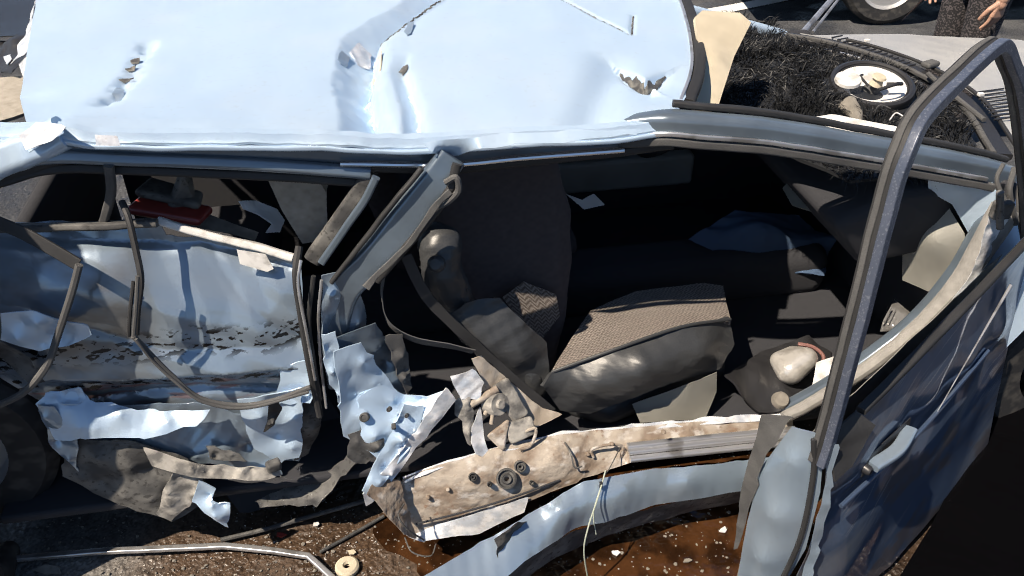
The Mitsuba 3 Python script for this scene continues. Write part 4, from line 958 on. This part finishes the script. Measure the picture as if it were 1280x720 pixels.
put('black_wire', cat(tube([c3 + [.02, -.02, -.01], c3 + [.05, -.05, 0], c3 + [.02, -.07, .01], c3 + [-.03, -.06, -.01]], .006), tube([c3 + [-.03, 0, -.02], c3 + [-.045, .03, .0], c3 + [-.03, .045, 0]], .004)), 'mat_black_plastic', 32, 'short curled black wire lying in the loudspeaker cone', 'wire')
put('foam_chunk', lump(hull([Z(1056, 134, .985), Z(1070, 140, .985), Z(1062, 128, 1.0), Z(1072, 150, .98)], [.02, .022, .018, .012], 12), .008, 3, .006, 20, 2), 'mat_stone', 30, 'grey foam chunk on the fur below the loudspeaker', 'foam chunk')
put('white_trim_strip', sheet(zs((1014, 146, 1.005), (1040, 142, 1.015), (1120, 158, 1.015), (1136, 168, 1.01), (1090, 168, 1.0), (1040, 160, .995)), res=.01, thick=.004, amp=.005, freq=7, seed=175), 'mat_white', 36, 'long white trim strip lying along the windscreen pillar', 'trim strip')
put('cream_panel', sheet(vs((868, 22, .70), (878, 13, .73), (925, 16, .74), (939, 28, .70), (918, 70, .58), (898, 132, .36), (892, 137, .35), (868, 136, .34), (866, 128, .35), (876, 70, .55)), vs((895, 70, .545)), res=.01, thick=.012, amp=.0014, freq=7, seed=176), 'mat_cream', 40,
    'cream padded panel tapering downwards, propped in the windscreen opening', 'panel')
WL = ['thin white wire scrap lying in the fur behind the white trim strip', 'thin dark wire scrap nearest the foam chunk on the fur', 'short white wire scrap beside the end of the white trim strip', 'thin dark wire scrap beside the open door frame']
for k in range(4):
    x, y = [(1112, 150), (1092, 140), (1130, 152), (1140, 143)][k]
    a_ = Z(x, y, .985)
    put('wire_scrap', tube([a_, a_ + np.array([.03, .02, .012]), a_ + np.array([.05 + .01 * k, -.005 + .012 * k, .004])], .0022, 6), 'mat_dusty_rubber' if k % 2 else 'mat_white', 32, WL[k], 'wire')
# wire hanging over the rocker
put('hanging_wire', cat(tube(vs((757, 588, -.17), (748, 620, -.22), (735, 660, -.28), (730, 690, -.30), (736, 730, -.30)), .0022), tube(vs((752, 605, -.19), (742, 640, -.24), (745, 668, -.27)), .0015)), 'mat_wire', 32, 'thin green grey wire hanging from the sill over the rocker skin', 'wire')
put('wire_connector', rbox(V(751, 606, -.195), (.009, .009, .02), .002), 'mat_black_plastic', 32, 'tiny black connector on the thin hanging wire', 'connector')
put('thin_wire', tube(vs((775, 560, -.08), (762, 585, -.15), (752, 600, -.19)), .0016), 'mat_dirty_metal', 32, 'fine dark wire running down from the sill to the connector', 'wire')
put('sill_wire_loop', cat(tube(vs((505, 630, -.16), (498, 645, -.2), (510, 662, -.22), (530, 675, -.2)), .0025), tube(vs((506, 672, -.2), (515, 690, -.24), (538, 695, -.24), (545, 680, -.2)), .002)), 'mat_dirty_metal', 32, 'loop of thin wire at the torn rear end of the rusty sill', 'wire')

# ------------------------------------------------------------------ on the ground
tp = zs((-30, 702, .03), (120, 690, .03), (280, 682, .03), (340, 688, .03), (385, 695, .03), (415, 722, .02), (428, 742, .02))
put('trim_bar', sweep(dense(tp, .03, False), rrect(.018, .014, .004), amp=.002, freq=6), 'mat_alu', 32, 'long bent bright trim bar lying on the dirt in front of the car', 'trim bar')
put('thin_rod', tube(zs((276, 675, .02), (330, 662, .02), (400, 642, .03), (470, 622, .04)), .007), 'mat_dirty_metal', 32, 'thin dark metal rod on the ground between the rear door and the sill', 'rod')
put('thin_rod_001', tube(zs((400, 690, .01), (440, 668, .01), (480, 645, .015)), .005), 'mat_dirty_metal', 32, 'shorter rusty rod beside the yellow ring on the dirt', 'rod')
put('floor_bar', tube(zs((388, 616, .12), (420, 592, .14), (452, 568, .16)), .009), 'mat_alu', 32, 'bare steel bar sticking up from under the rear door to the pillar foot', 'bar')
put('yellow_ring', lathe([[.008, .004], [.012, .012], [.028, .012], [.034, .006], [.034, -.004], [.008, -.004]], Z(434, 709, .01), (0, 0, 1), 30), 'mat_cream', 32, 'pale yellow ring lying on the dirt', 'ring')
put('white_flake', sheet(zs((40, 712, .012), (56, 706, .014), (74, 708, .012), (76, 716, .01), (56, 718, .01)), res=.008, thick=.002, amp=.008, freq=14), 'mat_stone', 32, 'curled pale paint flake on the shaded ground beside the trim bar', 'paint flake')
rng = np.random.default_rng(11)


def pebbles(n, xr, yr, smin, smax, seed, flat=.6):
    rng = np.random.default_rng(seed)
    base = trimesh.creation.icosphere(1, 1.0)
    out_v, out_f = [], []
    for k in range(n):
        s = smin * (smax / smin) ** (rng.uniform() ** 2.2)
        v = np.array(base.vertices) * (1 + .55 * (rng.uniform(size=(len(base.vertices), 1)) - .5)) * s * [1, rng.uniform(.5, 1), flat * rng.uniform(.4, 1)]
        a_ = rng.uniform(0, 6.3)
        v = v @ np.array([[math.cos(a_), -math.sin(a_), 0], [math.sin(a_), math.cos(a_), 0], [0, 0, 1]])
        out_v.append(v + [rng.uniform(*xr), rng.uniform(*yr), s * .25 + .003])
        out_f.append(np.array(base.faces) + k * len(base.vertices))
    return trimesh.Trimesh(np.vstack(out_v), np.vstack(out_f), process=False)


put('gravel', pebbles(5000, (-1.25, 1.5), (-.55, .45), .0010, .0060, 21), 'mat_stone', False, 'scattered gravel and grit on the dirt beside the car', kind='stuff')
put('glass_crumbs', pebbles(1400, (-.6, 1.2), (-.5, .3), .0008, .0026, 22, .9), 'mat_glass_chip', False, 'crumbs of broken glass scattered over the dirt', kind='stuff')
CH = [((395, 655), 'mat_white', 'small white chip lying just behind the thin dark rod'), ((440, 690), 'mat_cream', 'small yellowish chip on the dirt just behind the yellow ring'), ((350, 668), 'mat_red', 'small red lamp chip on the dirt beside the thin dark rod'),
      ((770, 690), 'mat_white', 'small white chip beside the foot of the hanging green grey wire'), ((905, 662), 'mat_white', 'small white chip in the oily puddle near the open door'), ((860, 700), 'mat_stone', 'small grey chip at the near side of the oily puddle')]
for k, ((x, y), mt, lb) in enumerate(CH):
    put('debris_chip', sheet(zs(*[(x + 7 * math.cos(t) * rng.uniform(.5, 1.2), y + 4 * math.sin(t) * rng.uniform(.5, 1.2), .012) for t in np.arange(5) * 1.256]), res=.006, thick=.003, amp=.004, freq=20, seed=k), mt, 32, lb, 'chip')

# ------------------------------------------------------------------ behind: parked vehicle
PV = 'parked_car'
say(PV, 'dark parked car behind the wreck with a grey wheel', 'car')
wc = Z(1104, 34, 0.0)
wc = np.array([wc[0], wc[1] + .05, .33])
pd = unit(np.array([1.0, -.16, 0]))
pn = np.array([pd[1], -pd[0], 0])


def pc(s, o, z):
    return wc + pd * s + pn * o * 1.0 + [0, 0, z - .33]


body = hull([pc(s, o, z) for s in (-1.0, 3.3) for o in (-1.5, -.04) for z in (.32, .8)], .06) + hull([pc(s, o, z) for s, z in ((-.2, .85), (2.4, .85), (.4, 1.35), (1.9, 1.35)) for o in (-1.35, -.2)], .05)
for s in (0, 2.6):
    cyl = m3.Manifold.cylinder(.6, .38, .38, 40).rotate([90, 0, 0]).translate([0, .3, 0]).rotate([0, 0, math.degrees(math.atan2(pd[1], pd[0]))]).translate(list(map(float, pc(s, -.12, .33))))
    body = body - cyl
put(PV + '__body', tm(body), 'mat_dark_body', 30)
for s in (0, 2.6):
    w_ = put(PV + '__wheel', lathe([[.215, .07], [.29, .085], [.322, .06], [.325, -.09], [.29, -.11], [.2, -.1]], pc(s, -.06, .33), pn, 48), 'mat_tyre')
    put(w_ + '__hubcap', lathe([[.0, .055], [.10, .055], [.13, .045], [.19, .05], [.212, .068], [.222, .06], [.222, -.05], [0, -.05]], pc(s, -.06, .33), pn, 48), 'mat_hub')

# ------------------------------------------------------------------ people


def chain(js, rs, seg=14):
    return [hull([js[i], js[i + 1]], [rs[i], rs[i + 1]], seg) for i in range(len(js) - 1)]


def hand_bones(wrist, d, palm_n, curl=.5, size=.18, side=1):
    """Palm and five bent fingers; d points from the wrist to the fingers, palm_n out of the palm."""
    d, palm_n = unit(np.asarray(d, float)), unit(np.asarray(palm_n, float))
    s = np.cross(d, palm_n) * side
    k = size / .18
    out = [hull([wrist, wrist + d * .03 * k], [.026 * k, .027 * k], 12)]
    kn = [wrist + d * (.085 + .006 * (1 - abs(i - 1.3))) * k + s * (i - 1.5) * .020 * k for i in range(4)]
    out.append(hull([wrist + d * .02 * k + s * .018 * k, wrist + d * .02 * k - s * .018 * k, *kn], [.014 * k] * 2 + [.0115 * k] * 4, 10))
    for i, L in enumerate((.072, .082, .076, .058)):
        a_ = curl * (0.5 + .12 * i)
        p = [kn[i]]
        ang = 0
        for frac in (.45, .31, .24):
            ang += a_
            p.append(p[-1] + (d * math.cos(ang) + palm_n * math.sin(ang)) * L * frac * k + s * (i - 1.5) * .0015)
        out += chain(p, [.0092 * k, .0086 * k, .0080 * k, .0070 * k], 10)
    b = wrist + d * .025 * k - s * .02 * k
    t1 = b + unit(d * .8 - s * .75 + palm_n * .35) * .045 * k
    t2 = t1 + unit(d * 1.0 - s * .25 + palm_n * .45) * .032 * k
    t3 = t2 + unit(d * 1.0 + palm_n * .5) * .026 * k
    out += chain([b, t1, t2, t3], [.015 * k, .012 * k, .0105 * k, .009 * k], 10)
    return out


def fuse(bones, res, it=6):
    m = m3.Manifold.batch_boolean(bones, m3.OpType.Add)
    return lump(m, res, it)


def person(key, foot, face, label, shirt, trousers, h=1.72, arm=None):
    """A standing figure: foot point, heading in degrees, arm hanging."""
    k = h / 1.72
    R_ = np.array([[math.cos(face), -math.sin(face), 0], [math.sin(face), math.cos(face), 0], [0, 0, 1]])
    L = lambda x, y, z: R_ @ (np.array([x, y, z]) * k) + np.array([foot[0], foot[1], 0])
    say(key, label, 'person')
    skin, legs, torso = [], [], []
    head = L(.02, 0, 1.60)
    skin += [hull([L(.0, 0, 1.63), L(.03, 0, 1.60), L(.045, 0, 1.545)], [.092 * k, .08 * k, .05 * k], 20), hull([L(-.01, 0, 1.42), L(.0, 0, 1.54)], [.055 * k, .052 * k])]
    skin += [hull([L(.112, 0, 1.60), L(.128, 0, 1.572)], [.012 * k, .015 * k], 10)] + [hull([L(.01, s * .088, 1.61), L(.005, s * .09, 1.575)], [.016 * k, .011 * k], 10) for s in (-1, 1)]
    torso += [hull([L(0, -.17, 1.38), L(0, .17, 1.38), L(.01, -.12, 1.1), L(.01, .12, 1.1)], [.075 * k, .075 * k, .10 * k, .10 * k]), hull([L(.01, -.12, 1.1), L(.01, .12, 1.1), L(0, -.10, .9), L(0, .10, .9)], [.10 * k, .10 * k, .115 * k, .115 * k])]
    for s in (-1, 1):
        legs += chain([L(0, s * .1, .92), L(.02, s * .11, .5), L(0, s * .115, .1)], [.105 * k, .07 * k, .055 * k])
        el, wr = L(-.02, s * .245, 1.10), L(.06, s * .255, .87)
        torso += chain([L(0, s * .19, 1.38), el, wr + (el - wr) * .15], [.068 * k, .052 * k, .042 * k])
        skin += chain([L(.0, 0, 1.42), L(0, s * .17, 1.37), el], [.05 * k, .045 * k, .038 * k]) + chain([el, wr], [.04 * k, .03 * k]) + hand_bones(wr, R_ @ np.array([.12, 0, -1]), R_ @ np.array([.25, -s * 1.0, 0]), .45, .18 * k, s)
    legs += [hull([L(0, -.09, .93), L(0, .09, .93)], .115 * k)]
    put(key + '__body', fuse(skin, .007, 4), 'mat_skin', 40)
    put(key + '__shirt', fuse(torso, .03, 6), shirt, 40)
    put(key + '__trousers', fuse(legs, .03, 6), trousers, 40)
    put(key + '__hair', tm(hull([L(-.02, 0, 1.655), L(-.035, 0, 1.61), L(.015, 0, 1.675)], [.09 * k, .085 * k, .075 * k], 20)), 'mat_hair', 40)
    put(key + '__eye', cat(*[tm(hull([L(.104, s * .032, 1.61)], .013 * k, 12)) for s in (-1, 1)]), 'mat_white', 40)
    put(key + '__mouth', tm(hull([L(.09, -.02, 1.53), L(.09, .02, 1.53)], .008 * k, 10)), 'mat_skin', 40)
    for s in (-1, 1):
        put(key + '__shoe', tm(hull([L(-.05, s * .115, .045), L(.06, s * .12, .04), L(.15, s * .13, .03)], [.045 * k, .045 * k, .03 * k])), 'mat_tyre', 40)


hd = V(1246, 12, 1.95)
person('person', (hd[0] + .05, hd[1] + .22), math.radians(180), 'person in dark patterned clothes standing behind the bonnet, one hand hanging down', 'mat_pattern_cloth', 'mat_pattern_cloth', 1.7)
person('person_001', (-1.27, -.07), math.radians(95), 'onlooker in a grey shirt standing beside the crushed rear door', 'mat_shirt', 'mat_dark_cloth', 1.76)
person('person_002', (-1.80, -.16), math.radians(80), 'onlooker in dark clothes standing beside the rear wheel', 'mat_dark_cloth', 'mat_dark_cloth', 1.72)
